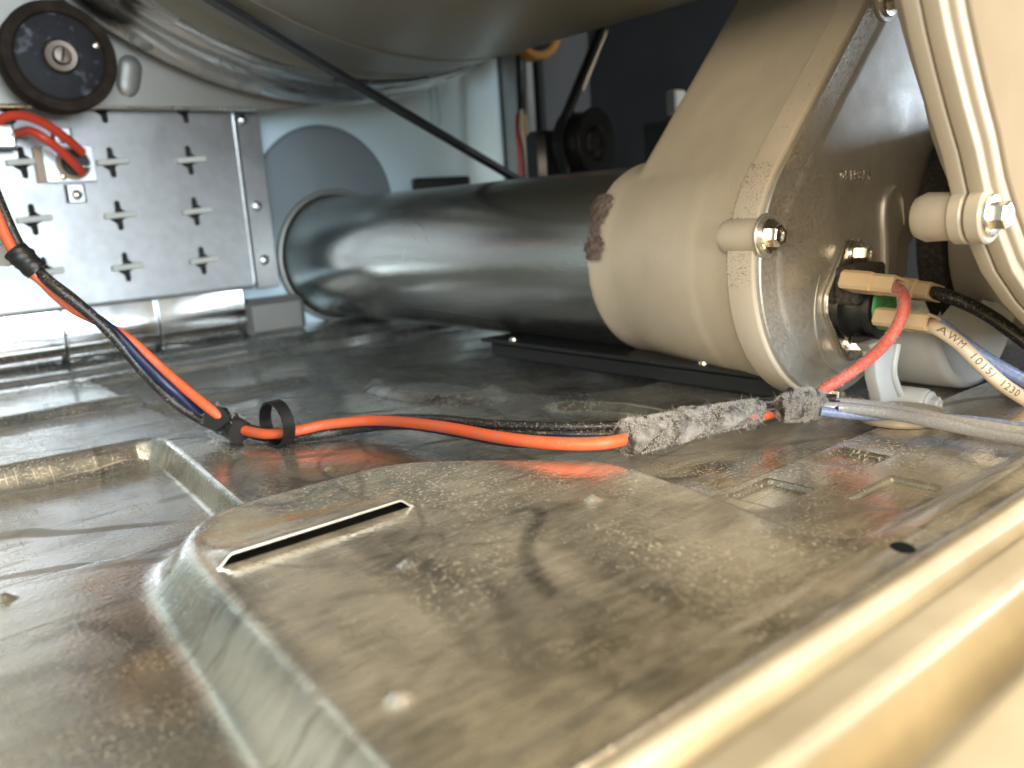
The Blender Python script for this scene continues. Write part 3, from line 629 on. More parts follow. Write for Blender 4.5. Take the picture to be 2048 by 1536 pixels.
# tension rod/bright strip on the side wall behind the right belt run
mesh_obj('guide_rod', *tube([(6.766, 6.600, 2.690), (6.555, 6.600, 2.356), (6.388, 6.600, 2.096)], 0.014, 8), 'bulk', None, label='thin pale rod slanting beside the short belt run', cat='rod')
# loose rear wiring
wb = thing('rear_wire_bundle', (5.95, 6.6, 1.0), 'vertical bundle of red, white and yellow wires beside rear panel', 'wires')
for nm, m, off in (('red_wire', 'red', -13), ('blue_wire', 'bluew', -6), ('white_wire', 'whitew', 0), ('yellow_wire', 'yelloww', 9)):
    q = {-13: [(5.427, 6.500, 1.852), (5.401, 6.500, 1.692), (5.410, 6.500, 1.507), (5.409, 6.500, 1.202)], -6: [(5.475, 6.520, 1.855), (5.455, 6.520, 1.694), (5.477, 6.520, 1.507), (5.476, 6.520, 1.201)],
         0: [(5.431, 6.450, 1.869), (5.415, 6.450, 1.686), (5.449, 6.450, 1.502), (5.461, 6.450, 1.197)], 9: [(5.493, 6.480, 1.873), (5.496, 6.480, 1.689), (5.531, 6.480, 1.503), (5.557, 6.480, 1.196)]}[off]
    mesh_obj(nm, *tube(q, 0.019, 10), m, wb)
mesh_obj('sleeve', *tube([(5.450, 6.470, 1.835), (5.482, 6.500, 2.058), (5.493, 6.500, 2.329), (5.496, 6.500, 2.508)], 0.042, 14), 'blackpl', wb)

# ------------------------------------------------------------------ exhaust duct
UX, UZ, UR = 3.775, 0.642, 0.525
du = thing('exhaust_duct', (UX, 5.3, UZ - UR), 'round galvanised exhaust duct running back from the blower', 'duct')
V, F = lathe((UX, 0, UZ), (0, 1, 0), [(UR - .01, 3.25)] + [(UR, y) for y in np.linspace(3.25, 6.95, 60)] + [ (UR + .006, 7.05), (UR + .014, 7.15), (UR + .035, 7.24), (UR + .055, 7.29)], 120, False, False)
pw = []
for v in V:
    a_ = math.atan2(v[2] - UZ, v[0] - UX); k = 1 + .0016 * math.sin(2 * a_ + 1.3 * v[1]) + .0010 * math.sin(5 * a_ - 2.1 * v[1] + 1) + .0005 * math.sin(3.7 * v[1] + 9 * a_)
    pw.append((UX + (v[0] - UX) * k, v[1], UZ + (v[2] - UZ) * k))
mesh_obj('pipe', pw, F, 'duct', du, sharp=60)
mesh_obj('rear_flange', *lathe((UX, 0, UZ), (0, 1, 0), [(UR + .05, 7.22), (UR + .075, 7.225), (UR + .085, 7.25), (UR + .08, 7.298)], 96, False, False), 'bulk', du)
mesh_obj('lap_seam', *tube([(UX - .12, 3.4, UZ - UR * .97), (UX - .12, 7.2, UZ - UR * .97)], 0.012, 8, smooth=False), 'duct', du)
# brown felt patch over the joint
pv = []
for i, a in enumerate(np.linspace(math.radians(139), math.radians(176), 26)):
    t = i / 25; wd = 0.055 + 0.02 * math.sin(t * 9) + 0.012 * rng.uniform(-1, 1)
    if t > .86: wd *= .8
    y0 = 3.33 - 0.03 * t + .006 * rng.uniform(-1, 1)
    rr = UR + .040
    pv.append([(UX + r_ * math.cos(a), y, UZ + r_ * math.sin(a)) for y, r_ in ((y0 + wd * 1.4, UR + .004), (y0 + wd, rr - .006), (y0 + wd * .3, rr + .012), (y0 - wd * .3, rr + .014), (y0 - wd * .8, rr + .012), (y0 - wd, rr - .005))])
mesh_obj('felt_patch', *loft(pv, True, True, True), 'smear', du, label='ragged brown felt patch over the duct joint')
pvv = np.array(pv).reshape(-1, 3)[rng.integers(0, 26 * 6, 900)]; pn = pvv - np.array((UX, 0, UZ)) * (1, 0, 1); pn[:, 1] = 0; pn /= np.linalg.norm(pn, axis=1)[:, None]
fibres(pvv + rng.normal(0, .006, pvv.shape), pn * .4 + rng.normal(0, .5, pvv.shape), .03, .0008, M['smear'], 'frayed_fibres', bpy.data.objects['felt_patch'])

# ------------------------------------------------------------------ blower housing
PY = 2.12
BC = (3.63, 0.655); BR = 0.625
def volute(cx, cz, r, slope_deg, length, width, n=46):
    """circle with a chute leaving tangentially up to the right; outline counter-clockwise seen from -y (x right, z up)"""
    s = math.radians(slope_deg); d = np.array([math.cos(s), math.sin(s)]); nl = np.array([-d[1], d[0]])
    pts = []
    a0 = math.degrees(math.atan2(nl[1], nl[0]))           # tangent point on the left side
    up_left = np.array([cx, cz]) + nl * r
    start = up_left + d * length; end = up_left + d * length - nl * width
    pts += [tuple(end), tuple(start)]
    pts += [tuple(start + (up_left - start) * t) for t in (.25, .5, .75)]
    a1 = math.degrees(math.atan2(-nl[1], -nl[0])) + 360
    for a in np.linspace(a0, 360, n): pts.append((cx + r * math.cos(math.radians(a)), cz + r * math.sin(math.radians(a))))
    pts += [(cx + r + .25, cz + .25), tuple(end + np.array((0.05, -.5)))]
    return pts
VO = volute(BC[0], BC[1], BR, 46.0, 2.6, 1.15)
VB = volute(UX, UZ + .005, UR + .012, 47.0, 2.6, 0.95)
bh = thing('blower_housing', (3.7, 2.6, 0.02), 'taupe plastic blower housing with metal cover plate and slanted chute', 'blower')
def blower_shell():
    # rough union of chute body and round collar, then voxel-remeshed and smoothed into one moulded piece
    k = len(VO); loops = []
    for y, t, ins in ((PY + .03, 0, .0), (2.5, .33, .0), (2.85, .66, .0), (3.10, .90, .0), (3.18, .97, .0), (3.215, 1.0, .02), (3.23, 1.0, .06)):
        a = np.array(VO) * (1 - t) + np.array(VB) * t
        loops.append([(x, y, z) for x, z in offset(a, -ins)])
    A = loft(loops)
    cl_ = []
    for y, dr in ((2.45, -.03), (2.55, .004), (2.9, .006), (3.2, .007), (3.30, .006), (3.385, .004), (3.392, -.03)):
        t = min(1.0, (y - PY - .03) / 1.08); cx_ = BC[0] * (1 - t) + UX * t; cz_ = BC[1] * (1 - t) + UZ * t; r_ = BR * (1 - t) + (UR + .012) * t + dr
        cl_.append([(cx_ + r_ * math.cos(a), y, cz_ + r_ * math.sin(a)) for a in np.linspace(0, 2 * math.pi, 96, endpoint=False)])
    Bv = loft(cl_)
    V, F = merge(A, Bv)
    me = bpy.data.meshes.new('moulding'); me.from_pydata([tuple(np.array(v)) for v in V], [], F); me.update()
    o = bpy.data.objects.new('moulding', me); col.objects.link(o)
    m1 = o.modifiers.new('r', 'REMESH'); m1.mode = 'VOXEL'; m1.voxel_size = 0.016
    m2 = o.modifiers.new('s', 'SMOOTH'); m2.iterations = 14; m2.factor = 0.5
    ev = bpy.data.meshes.new_from_object(o.evaluated_get(bpy.context.evaluated_depsgraph_get()))
    v = np.array([tuple(q.co) for q in ev.vertices]); f = [tuple(p.vertices) for p in ev.polygons]
    bpy.data.objects.remove(o); bpy.data.meshes.remove(me); bpy.data.meshes.remove(ev)
    return v, f
mesh_obj('moulded_shell', *blower_shell(), 'taupe', bh, sharp=0)
fl = mesh_obj('moulded_flange', *prism_y(offset(VO, 0.018), PY + .012, PY + .15, 0.012), 'taupe', bh, sharp=40)
# cover plate: flat rim, crease, slightly raised middle
lp = []
for ins, y in ((0.0, PY + .010), (0.0, PY - .004), (.006, PY - .010), (.105, PY - .010), (.118, PY - .014), (.130, PY - .020), (.15, PY - .022)):
    lp.append([(x, y, z) for x, z in offset(VO, -ins)])
cp = mesh_obj('cover_plate', *loft(lp), 'plate', bh, sharp=40, label='dusty galvanised cover plate on the blower front')
FY = PY - .022
# stamped number
tv, tf = text_mesh('0515854', 0.060, 0.001, 1.3)
a = (3.590, 2.100, 1.006)
mesh_obj('stamped_number', [(a[0] + v[0] * .98, FY - .0015 + v[2] * .6, a[2] + v[1] - .01 * v[0]) for v in tv], tf, 'bright', cp, smooth=False)
# pressed hook-shaped bead and shallow pressed circle
bead = [(3.991, 2.098, 0.521), (3.985, 2.098, 0.665), (3.969, 2.098, 0.832), (3.993, 2.098, 0.919), (4.058, 2.098, 0.947), (4.127, 2.098, 0.911), (4.160, 2.098, 0.832), (4.174, 2.098, 0.771)]
mesh_obj('pressed_bead', *tube(bead, lambda t: 0.026 * (1 - max(0, t - .45) * 1.75) + .001, 14), 'plate', cp)
ring = [(3.72 + .33 * math.cos(a_), FY, .44 + .33 * math.sin(a_)) for a_ in np.linspace(math.radians(150), math.radians(330), 40)]
mesh_obj('pressed_circle', *tube(ring, lambda t: .006 * math.sin(math.pi * t) + .001, 8, 2), 'plate', cp)
# bosses and bolts
def boss(p, r, y0, y1, m, parent, ear=True):
    return mesh_obj('bolt_boss', *lathe((p[0], 0, p[2]), (0, 1, 0), [(r * .6, y0), (r, y0 + .015), (r, y1 - .04), (r * .85, y1 - .01), (r * .5, y1)], 36), m, parent)
for p, blt in (((3.047, 2.100, 0.803), 1), ((3.967, 2.100, 1.785), 1), ((3.533, 2.100, 0.037), 0)):
    boss(p, .078, PY - .012, PY + .20, 'taupe', bh)
    mesh_obj('plate_ear', *lathe((p[0], 0, p[2]), (0, 1, 0), [(.09, PY - .024), (.094, PY - .020), (.094, PY - .012)], 36), 'plate', cp)
    hexbolt('hex_bolt', (p[0] + .004, PY - .024, p[2]), (0, -1, 0), .046 if blt else .04, bh)
n = 2600; tt = rng.uniform(0, 1, n); bb = np.abs(rng.normal(0, .045, n)) * (0.4 + 1.2 * np.sin(math.pi * tt))
q0, q1 = np.array(VO[1]), np.array(VO[5]); q0 = q1 + (q0 - q1) * .42
lc_ = np.stack([q0[0] + (q1[0] - q0[0]) * tt + bb * .72, np.full(n, PY - .0105) - .002 * rng.uniform(0, 1, n), q0[1] + (q1[1] - q0[1]) * tt - bb * .70], 1)
fibres(lc_, rng.normal(0, 1, (n, 3)) * (1, .12, 1), .022, .0006, M['dustlint'], 'lint', cp)
n = 700; tt = rng.uniform(0, 1, n); q2 = np.array(VO[1]) * .12 + np.array(VO[5]) * .88; q3 = np.array(VO[16])
path_ = np.array(offset(VO, .0195))[4:16]; ii = rng.uniform(0, len(path_) - 1.01, n); i0 = ii.astype(int); pq = path_[i0] * (1 - (ii - i0))[:, None] + path_[i0 + 1] * (ii - i0)[:, None]
fibres(np.stack([pq[:, 0], PY + .02 + .125 * rng.uniform(0, 1, n), pq[:, 1]], 1), rng.normal(0, 1, (n, 3)) * (.5, 1, .5), .016, .0006, M['felt'], 'dark_lint', fl)
# felt seal and round inlet tube to the front duct
mesh_obj('felt_seal', *lathe((4.86, 0, .72), (0, 1, 0), [(.45, 1.97), (.57, 1.97), (.59, 2.0), (.59, 2.085), (.45, 2.09)], 72), 'felt', bh)
mesh_obj('inlet_tube', *lathe((4.86, 0, .72), (0, 1, 0), [(.53, 1.20), (.55, 1.22), (.55, 1.90), (.53, 1.955), (.45, 1.965)], 96), 'taupe', bh)
# rounded pale lower casing
lc = lathe((4.12, 0, .455), (0, 1, 0), [(.02, 1.79), (.22, 1.785), (.31, 1.765), (.36, 1.73), (.41, 1.70), (.435, 1.71), (.445, 1.74), (.445, 2.06)], 96)
lc = (lc[0], [f for f in lc[1] if min(lc[0][k][2] for k in f) < .36 and len(f) < 10])
mesh_obj('lower_casing', *lc, 'palegrey', bh, sharp=50)
so = [(3.232, 1.760, 0.348), (3.289, 1.760, 0.308), (3.313, 1.760, 0.188), (3.362, 1.760, 0.082), (3.417, 1.760, -0.019), (3.685, 1.760, -0.091), (3.587, 1.760, 0.030), (3.482, 1.760, 0.135), (3.452, 1.760, 0.217), (3.494, 1.760, 0.307), (3.367, 1.760, 0.348)]
mesh_obj('support_strut', *prism_y([(p[0], p[2]) for p in so], 1.76, 1.82, .010), 'palegrey', bh)
mesh_obj('strut_rib', *tube([(3.463, 1.755, 0.316), (3.434, 1.755, 0.214), (3.468, 1.755, 0.134), (3.541, 1.755, 0.045), (3.646, 1.755, -0.068)], .015, 10), 'palegrey', bh)
p = (3.559, 1.660, 0.050)
mesh_obj('casing_ear', *lathe((p[0] - .01, 0, p[2]), (0, 1, 0), [(.06, 1.66), (.066, 1.67), (.066, 1.78)], 28), 'palegrey', bh)
hexbolt('hex_bolt', (p[0], 1.66, p[2]), (0, -1, 0), .036, bh, 'palegrey')
p = (3.306, 1.657, 0.030)
mesh_obj('rubber_foot', *lathe((p[0], p[1], 0.0), (0, 0, 1), [(.16, 0.04), (.165, .05), (.16, .075), (.10, .085)], 36), 'cream', bh)

# ------------------------------------------------------------------ thermostat on the blower plate
TC = np.array((3.670, 2.090, 0.463))
ct = thing('cycling_thermostat', (TC[0], PY - .02, TC[2] - .25), 'black thermostat with green printed face on oval bracket of blower plate', 'thermostat')
t1 = np.array((3.682, 2.090, 0.673)); t2 = np.array((3.658, 2.090, 0.253))
ov = arc(TC[0], t1[2] - .02, .095, 20, 160, 12) + arc(TC[0] - .02, TC[2], .20, 165, 195, 6) + arc(TC[0], t2[2] + .02, .095, 200, 340, 12) + arc(TC[0] + .02, TC[2], .20, -15, 15, 6)
mesh_obj('bracket', *prism_y(ov, FY - .026, FY - .002, .008), 'bright', ct)
for t_ in (t1, t2): hexbolt('hex_bolt', (t_[0] + .01, FY - .027, t_[2]), (0, -1, 0), .043, ct, h=1.1)
mesh_obj('base_block', *box((TC[0] - .04, FY - .08, TC[2] + .085), (.125, .055, .085), .012), 'felt', ct)
mesh_obj('body', *lathe((TC[0], FY - .02, TC[2] - .03), (0, -1, 0), [(.150, 0), (.150, .012), (.120, .02), (.120, .115), (.138, .120), (.138, .150), (.125, .158)], 48), 'blackpl', ct)
g = np.array((TC[0] - .03, FY - .185, TC[2] - .02))
fc = mesh_obj('green_face', *lathe(g, (0, -1, 0), [(.104, 0), (.104, .012), (.1, .014)], 12), 'green', ct)
tv, tf = text_mesh('||| 250V\n|| 12A 95\nT0-7 |||', .042, 0.0, 1.0, 2)
mesh_obj('face_print', [(g[0] - .085 + v[0] * .92, g[1] - .0155, g[2] + .055 + v[1]) for v in tv], tf, 'darkgreen', fc, smooth=False)
mesh_obj('terminal', *box((TC[0] - .16, FY - .13, TC[2] + .09), (.03, .06, .006), .002), 'bright', ct)
mesh_obj('terminal', *box((TC[0] - .02, FY - .20, TC[2] - .10), (.03, .06, .006), .002), 'bright', ct)
mesh_obj('side_clip', *box((TC[0] - .05, FY - .12, TC[2] - .165), (.05, .05, .018), .006), 'blackpl', ct)

def nylon_connector(p0, p1, hw, hh, parent, roll=0.35):
    """hollow rectangular push-on housing along p0 -> p1 with a step and two moulded ribs"""
    p0, p1 = np.array(p0), np.array(p1); a = p1 - p0; L = np.linalg.norm(a); a /= L
    u = np.cross(a, (0, 0, 1.0)); u /= np.linalg.norm(u); v = np.cross(u, a)
    cr, sr = math.cos(roll), math.sin(roll); u, v = u * cr + v * sr, v * cr - u * sr
    def ring(t, sx, sz, k=.012):
        c = p0 + a * t; x, z = hw * sx, hh * sz
        return [c + u * i + v * j for i, j in ((-x + k, -z), (x - k, -z), (x, -z + k), (x, z - k), (x - k, z), (-x + k, z), (-x, z - k), (-x, -z + k))]
    lp = [ring(.006, .92, .92), ring(0.014, 1, 1), ring(L * .60, 1, 1), ring(L * .60 + .003, .90, .93), ring(L * .98, .90, .93), ring(L, .86, .89), ring(L, .66, .62), ring(L * .72, .60, .56)]
    o = mesh_obj('nylon_housing', *loft(lp), 'nylon', parent, sharp=25)
    for s in (-.45, .45):
        c = p0 + a * L * .32 + v * hh * 1.0 + u * hw * s
        R = Matrix((tuple(u), tuple(a), tuple(v))).transposed().to_4x4()
        mesh_obj('moulded_rib', *box(c, (.006, L * .20, .005), .002, R), 'nylon', o)
    return o

# ------------------------------------------------------------------ wiring harness
def surf_fibres(path, rad, n, length, width, m, name, parent, top_bias=0.3, t0=0.0, t1=1.0, clump=False):
    P = np.array(smooth_path(path, 12)); fr = frames([p for p in P]); C, Nn = [], []
    while len(C) < n:
        f = rng.uniform(t0, t1) * (len(P) - 1); i = min(int(f), len(P) - 2); t = f - i
        a_ = rng.uniform(0, 2 * math.pi); tt, u, v = fr[i]; nrm = math.cos(a_) * u + math.sin(a_) * v
        if rng.uniform() > top_bias + (1 - top_bias) * (0.5 + 0.5 * nrm[2]): continue
        if clump and rng.uniform() > .35 + .65 * ease(.5 + 1.1 * (math.sin(f * 1.3 + 3 * a_) * math.sin(f * .7 - 2 * a_ + 1) + .6 * nrm[2])): continue
        r_ = rad(f / (len(P) - 1)) if callable(rad) else rad
        C.append(P[i] * (1 - t) + P[i + 1] * t + nrm * r_ * .97); Nn.append(nrm)
    return fibres(C, Nn, length, width, m, name, parent)
def lumpy_tube(path, rad, n=28, per=14, amp=0.012, seed=0, spiral=2.0):
    P = smooth_path(path, per); fr = frames(P); loops = []; r_ = np.random.default_rng(seed)
    ph = r_.uniform(0, 6, 8)
    for i, (p, (t, u, v)) in enumerate(zip(P, fr)):
        s = i / (len(P) - 1); L = []
        for k in range(n):
            a_ = 2 * math.pi * k / n
            d = amp * (.6 * math.sin(3 * a_ + 11 * s + ph[0]) + .5 * math.sin(2 * a_ - 17 * s + ph[1]) + .4 * math.sin(23 * s + ph[2] + a_) + .35 * math.sin(5 * a_ + 31 * s + ph[3]))
            w_ = (a_ / (2 * math.pi) + s * spiral) % 1.0
            d += amp * 1.1 * (1 - w_)                     # overlapping turn of tape
            d += amp * .25 * r_.uniform(-1, 1)
            L.append(p + (rad(s) + d) * (math.cos(a_) * u + math.sin(a_) * v))
        loops.append(L)
    return loft(loops)
wh = thing('wiring_harness', (1.9, 2.9, 0.02), 'orange, blue and black wire harness sagging across the base pan', 'wire harness')
WR = 0.0235
orange = [(0.630, 4.450, 1.328), (0.645, 4.320, 1.073), (0.685, 4.260, 0.905), (0.754, 4.240, 0.811), (0.800, 4.250, 0.744), (0.868, 4.260, 0.667), (0.954, 4.220, 0.600), (1.053, 4.140, 0.506), (1.163, 4.040, 0.342), (1.294, 3.860, 0.155), (1.357, 3.854, 0.085), (1.391, 3.764, 0.066), (1.447, 3.626, 0.060), (1.560, 3.552, 0.066), (1.685, 3.501, 0.075), (1.826, 3.287, 0.095), (1.849, 2.837, 0.135), (1.854, 2.445, 0.155), (1.897, 2.212, 0.165), (2.001, 2.066, 0.165), (2.151, 2.060, 0.152), (2.353, 2.077, 0.134), (2.589, 2.053, 0.120), (2.731, 2.041, 0.112), (2.805, 2.003, 0.100), (2.967, 1.992, 0.095), (3.041, 1.935, 0.120)]
mesh_obj('orange_wire', *tube(orange, WR, 14), 'orange', wh, label='bright orange wire of the harness')
black = [(0.648, 4.500, 1.396), (0.665, 4.360, 1.154), (0.712, 4.300, 0.933), (0.775, 4.200, 0.804), (0.868, 4.150, 0.691), (0.969, 4.120, 0.552), (1.067, 4.080, 0.369), (1.165, 4.000, 0.209), (1.313, 3.977, 0.075), (1.384, 3.884, 0.055), (1.469, 3.686, 0.028), (1.604, 3.550, 0.028), (1.749, 3.485, 0.035), (1.881, 3.299, 0.060), (1.909, 2.892, 0.115), (1.910, 2.580, 0.145), (2.012, 2.343, 0.150), (2.126, 2.192, 0.150), (2.215, 2.120, 0.150), (2.419, 2.109, 0.130), (2.658, 2.082, 0.115), (2.848, 2.029, 0.110), (2.936, 1.971, 0.115), (3.032, 1.918, 0.120), (3.080, 1.791, 0.120)]
mesh_obj('black_wire', *tube(black, WR, 14), 'blackw', wh)
surf_fibres(black[14:19], WR, 1500, .006, .0005, 'lint', 'lint', wh.children[-1], .35)
black2 = [tuple(np.array(p) + (-.012, .012, .030)) for p in black]
mesh_obj('black_wire', *tube(black2[1:], WR * .8, 12), 'blackw', wh)
blue = [(0.650, 4.550, 1.368), (0.668, 4.420, 1.120), (0.719, 4.360, 0.917), (0.792, 4.300, 0.788), (0.886, 4.240, 0.677), (0.983, 4.140, 0.567), (1.068, 4.060, 0.417), (1.160, 3.990, 0.273), (1.314, 3.975, 0.085), (1.362, 3.822, 0.070), (1.478, 3.703, 0.040), (1.625, 3.591, 0.045), (1.773, 3.477, 0.055), (1.889, 3.223, 0.075), (1.875, 2.807, 0.115), (1.865, 2.523, 0.135), (1.894, 2.378, 0.140), (1.992, 2.322, 0.135), (2.122, 2.189, 0.140), (2.220, 2.126, 0.140), (2.424, 2.114, 0.120), (2.847, 2.028, 0.100), (3.038, 1.921, 0.110), (3.057, 1.777, 0.110)]
mesh_obj('blue_wire', *tube(blue, WR * .92, 12), 'bluew', wh)
# tape wraps
tp1 = [(0.675, 4.270, 0.954), (0.706, 4.250, 0.904), (0.740, 4.240, 0.855)]
mesh_obj('tape_wrap', *lumpy_tube(tp1, lambda s: .050 + .002 * math.sin(6 * s), amp=.002, seed=1, spiral=1), 'blackpl', wh)
tp2 = [(1.288, 3.840, 0.136), (1.354, 3.920, 0.085), (1.363, 3.765, 0.065)]
o = mesh_obj('tape_wrap', *lumpy_tube(tp2, lambda s: .052 + .004 * math.sin(3 * s), amp=.005, seed=2), 'blackpl', wh)
surf_fibres(tp2, .062, 160, .03, .0012, 'lint', 'lint', o, .35)
tp3 = [(2.117, 2.086, 0.155), (2.220, 2.056, 0.150), (2.405, 2.072, 0.135), (2.592, 2.055, 0.125), (2.750, 2.030, 0.118), (2.850, 2.007, 0.115)]
rad3 = lambda s: (.056 - .018 * s) * (1 - .45 * max(0, 1 - s / .05)) * (1 - .35 * max(0, (s - .95) / .05))
o = mesh_obj('tape_wrap', *lumpy_tube(tp3, rad3, amp=.013, seed=3, spiral=3.2, per=12), 'tape', wh, label='long lint-covered tape wrap on the harness')
surf_fibres(tp3, lambda s: rad3(s) + .010, 15000, .014, .0006, 'lint', 'lint', o, .4, clump=True)
surf_fibres(tp3, lambda s: rad3(s) + .008, 380, .05, .0004, 'lint', 'lint', o, .8, 0, 1)
surf_fibres(tp3, lambda s: rad3(s) + .006, 2500, .018, .0006, 'dustlint', 'lint', o, .9, 0, .9)
tp4 = [(2.890, 1.945, 0.120), (2.967, 1.917, 0.125), (3.024, 1.894, 0.125), (3.078, 1.847, 0.125)]
rad4 = lambda s: .022 + .036 * (math.sin(math.pi * min(1, .03 + s * .94)) ** .55)
o = mesh_obj('tape_wrap', *lumpy_tube(tp4, rad4, amp=.010, seed=5, spiral=1.5), 'tape', wh, label='short lint-furred tape wrap where the red wire leaves')
surf_fibres(tp4, lambda s: rad4(s) + .008, 12000, .015, .0006, 'lint', 'lint', o, .6)
surf_fibres(tp4, lambda s: rad4(s) + .006, 140, .045, .0004, 'lint', 'lint', o, .9)
surf_fibres(tp4, lambda s: rad4(s) + .004, 1500, .018, .0006, 'dustlint', 'lint', o, .9)
# lint tuft under the second wrap
tuft = np.array((1.374, 3.874, 0.010)); n = 500
fibres(tuft + rng.normal(0, 1, (n, 3)) * (.045, .03, .006) + (0, 0, .012), rng.normal(0, 1, (n, 3)) + (0, 0, .4), .06, .001, M['lint'], 'lint_tuft', wh)
# cable tie loop
tie_c = np.array((1.471, 3.588, 0.075)); tl = []
td = np.array((0.55, -.8, .05)); td /= np.linalg.norm(td); tu = np.array((0.62, .45, 0)); tu /= np.linalg.norm(tu)
for a_ in np.linspace(0, 2 * math.pi, 48):
    q = tie_c + (.105 * math.cos(a_)) * np.array((-.10, .99, 0)) + (.100 * math.sin(a_) + .036) * np.array((0, 0, 1.0))
    tl.append(q)
loops = []
for i, q in enumerate(tl):
    nrm = q - (tie_c + (0, 0, .036)); nrm /= np.linalg.norm(nrm); ax_ = np.array((.99, .10, 0))
    loops.append([q + ax_ * .028 + nrm * .005, q - ax_ * .028 + nrm * .005, q - ax_ * .028 - nrm * .005, q + ax_ * .028 - nrm * .005])
mesh_obj('cable_tie', *loft(loops), 'blackpl', wh, sharp=50, label='black cable tie loop standing up from the harness')
# red wire up to the thermostat
C1a, C1b = np.array((3.451, 1.985, 0.577)), np.array((3.402, 1.720, 0.567))
redp = [(2.981, 1.931, 0.120), (3.033, 1.900, 0.139), (3.092, 1.860, 0.183), (3.169, 1.800, 0.239), (3.213, 1.730, 0.308), (3.222, 1.660, 0.394), (3.246, 1.630, 0.475), (3.278, 1.640, 0.538), (3.355, 1.700, 0.562), (3.419, 1.760, 0.561)]
rw = mesh_obj('red_wire', *tube(redp, WR * 1.0, 16), 'pinkred', wh, label='dusty pinkish red wire curling up to the thermostat')
surf_fibres(redp, WR, 2600, .012, .0005, 'lint', 'lint', rw, .45)
nylon_connector(C1a, C1b, .058, .040, wh)
# grey pair and blue wire leaving to the right
g1 = [(3.048, 1.860, 0.125), (3.113, 1.767, 0.125), (3.143, 1.616, 0.120), (3.109, 1.426, 0.120), (3.067, 1.250, 0.125), (3.046, 1.067, 0.130)]
g2 = [(3.029, 1.848, 0.120), (3.083, 1.749, 0.115), (3.114, 1.601, 0.110), (3.084, 1.414, 0.110), (3.057, 1.245, 0.110), (3.032, 1.061, 0.110)]
g3 = [(3.000, 1.830, 0.110), (3.084, 1.750, 0.090), (3.166, 1.628, 0.085), (3.233, 1.483, 0.085), (3.268, 1.333, 0.085), (3.268, 1.145, 0.085)]
o = mesh_obj('grey_wire', *tube(g1, WR, 14), 'greyw', wh); surf_fibres(g1, WR, 900, .010, .0005, 'lint', 'lint', o, .5, 0, .6)
mesh_obj('grey_wire', *tube(g2, WR, 14), 'greyw', wh)
mesh_obj('light_blue_wire', *tube(g3, WR * .9, 12), 'lightblue', wh)

# ------------------------------------------------------------------ sensor leads at the right
sl = thing('sensor_leads', (3.590, 1.600, 0.410), 'printed white lead with blue and black leads in cream connectors', 'wires')
C2a, C2b = np.array((3.818, 1.930, 0.507)), np.array((3.739, 1.730, 0.502))
nylon_connector(C2a, C2b, .055, .040, sl)
C3a, C3b = np.array((3.579, 1.900, 0.403)), np.array((3.527, 1.640, 0.400))
nylon_connector(C3a, C3b, .055, .040, sl)
blk_l = [(3.799, 1.780, 0.496), (3.711, 1.700, 0.500), (3.722, 1.600, 0.465), (3.802, 1.520, 0.395), (3.940, 1.420, 0.266)]
o = mesh_obj('black_lead', *tube(blk_l, .030, 14), 'blackw', sl)
blu_l = [(3.619, 1.700, 0.400), (3.590, 1.640, 0.387), (3.692, 1.580, 0.295), (3.774, 1.500, 0.208), (3.965, 1.420, 0.091)]
o = mesh_obj('blue_lead', *tube(blu_l, .030, 14), 'lightblue', sl); surf_fibres(blu_l, .03, 500, .012, .0005, 'lint', 'lint', o, .5, .3, 1)
wht_l = [(3.548, 1.670, 0.387), (3.504, 1.600, 0.381), (3.530, 1.530, 0.325), (3.555, 1.460, 0.245), (3.627, 1.400, 0.156), (3.752, 1.330, 0.058)]
wl = mesh_obj('white_lead', *tube(wht_l, .029, 32, 16), 'whitew', sl)
# ink print wrapped round the white lead
tv, tf = text_mesh('AWM  1015/  1230', .041, 0.0, 1.25, 4, .007)
P = np.array(smooth_path(wht_l, 24)); seg = np.r_[0, np.cumsum(np.linalg.norm(np.diff(P, axis=0), axis=1))]
eye = np.array((0, 0, 1.0)); fr = frames([p for p in P]); out = []
for x, y, z in tv:
    s = .085 + x * 1.0; i = int(np.clip(np.searchsorted(seg, s) - 1, 0, len(P) - 2)); t = (s - seg[i]) / (seg[i + 1] - seg[i]); p = P[i] * (1 - t) + P[i + 1] * t
    T = fr[i][0]; out_ = np.array((-.75, -.62, .25)); out_ -= T * out_.dot(T); out_ /= np.linalg.norm(out_); side = np.cross(out_, T)
    a_ = (y - .016) / .029
    out.append(p + .0310 * (math.cos(a_) * out_ + math.sin(a_) * side))
mesh_obj('ink_print', out, tf, 'ink', wl, smooth=False)

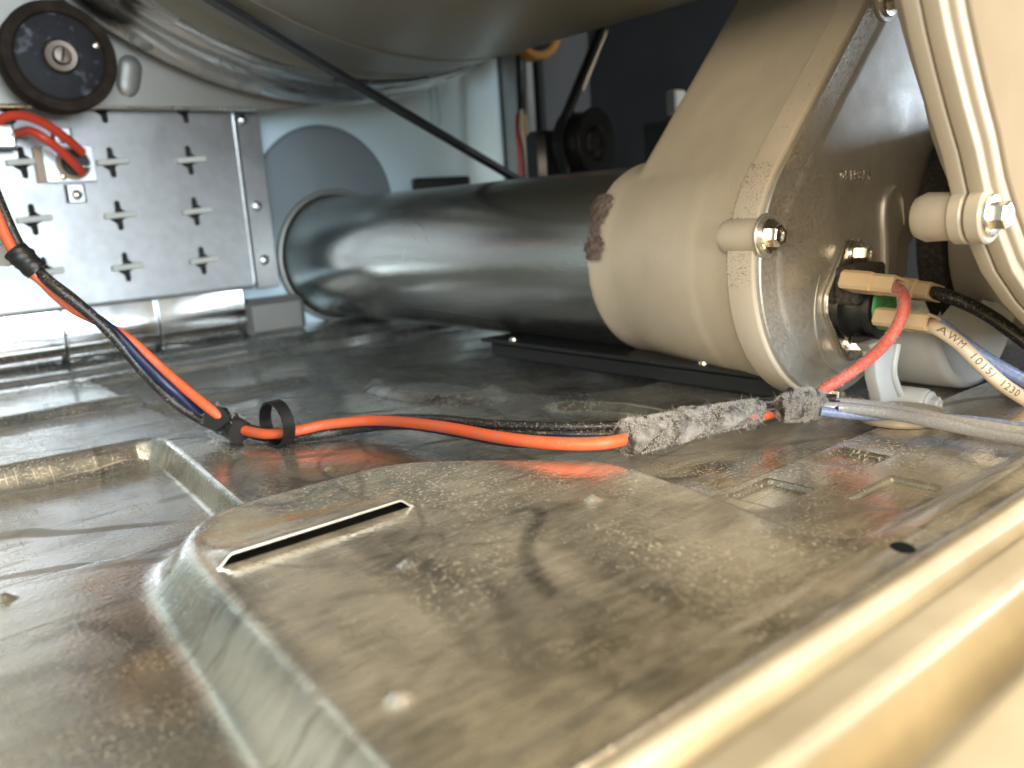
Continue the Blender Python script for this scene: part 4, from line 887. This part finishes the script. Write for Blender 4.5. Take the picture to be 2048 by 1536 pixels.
# ------------------------------------------------------------------ front duct housing at the right
FO = [(2.183, 1.165, 1.620), (2.221, 1.165, 1.533), (2.266, 1.165, 1.443), (2.312, 1.165, 1.356), (2.369, 1.165, 1.265), (2.438, 1.165, 1.163), (2.519, 1.165, 1.055), (2.590, 1.165, 0.933), (2.684, 1.165, 0.819), (2.806, 1.165, 0.694), (2.973, 1.165, 0.579), (3.203, 1.165, 0.455)]
FO = [(p[0], p[2]) for p in FO] + [(3.35, .36), (3.8, .26), (4.4, .24), (5.0, .30), (5.2, 1.0), (5.2, 2.6), (2.1, 2.6), (1.98, 2.2)]
fd = thing('front_duct_housing', (3.4, 1.1, 0.24), 'pale cream moulded duct housing with ribbed flange at right edge', 'duct housing')
mesh_obj('rear_flange', *prism_y(FO, 1.122, 1.165, .006), 'cream', fd, sharp=25)
fro = offset(FO, -.004)
mesh_obj('front_flange', *prism_y(fro, 1.070, 1.117, .007), 'cream', fd, sharp=25)
mesh_obj('front_rib', *prism_y(offset(FO, -.045), 1.050, 1.09, .012), 'cream', fd, sharp=25)
mesh_obj('front_cover', *prism_y(offset(FO, -.085), 1.036, 1.08, .010), 'cover', fd, sharp=25)
mesh_obj('rear_shell', *prism_y(offset(FO, -.30), 1.16, 1.36, .05), 'cream', fd, sharp=25)
bp_ = np.array((2.604, 1.080, 0.877))
mesh_obj('bolt_boss', *lathe((bp_[0] + .03, 0, bp_[2]), (0, 1, 0), [(.06, 1.160), (.070, 1.166), (.074, 1.25), (.062, 1.278), (.03, 1.285)], 36), 'cream', fd)
for y0, y1 in ((1.069, 1.117), (1.122, 1.166)):
    mesh_obj('bolt_ear', *lathe((bp_[0] + .030, 0, bp_[2]), (0, 1, 0), [(.076, y0), (.082, y0 + .006), (.082, y1 - .006), (.076, y1)], 40), 'cream', fd)
hexbolt('hex_bolt', (bp_[0] + .022, 1.068, bp_[2]), (0, -1, 0), .040, fd)

# ------------------------------------------------------------------ black rail under the duct
rl = thing('floor_rail', (3.5, 3.4, 0.0), 'black steel rail lying on the pan under the duct', 'rail')
mesh_obj('channel', *box((3.52, 3.35, 0.055), (0.10, 1.2, 0.055), 0.02), 'rail', rl)
mesh_obj('top_flange', *box((3.50, 3.35, 0.125), (0.14, 1.22, 0.012), 0.006), 'rail', rl)
for y in (2.45, 2.6, 2.75, 4.3):
    mesh_obj('rail_screw', *lathe((3.43, y, .137), (0, 0, 1), [(.03, 0), (.028, .012), (.01, .02)], 12), 'bright', rl)
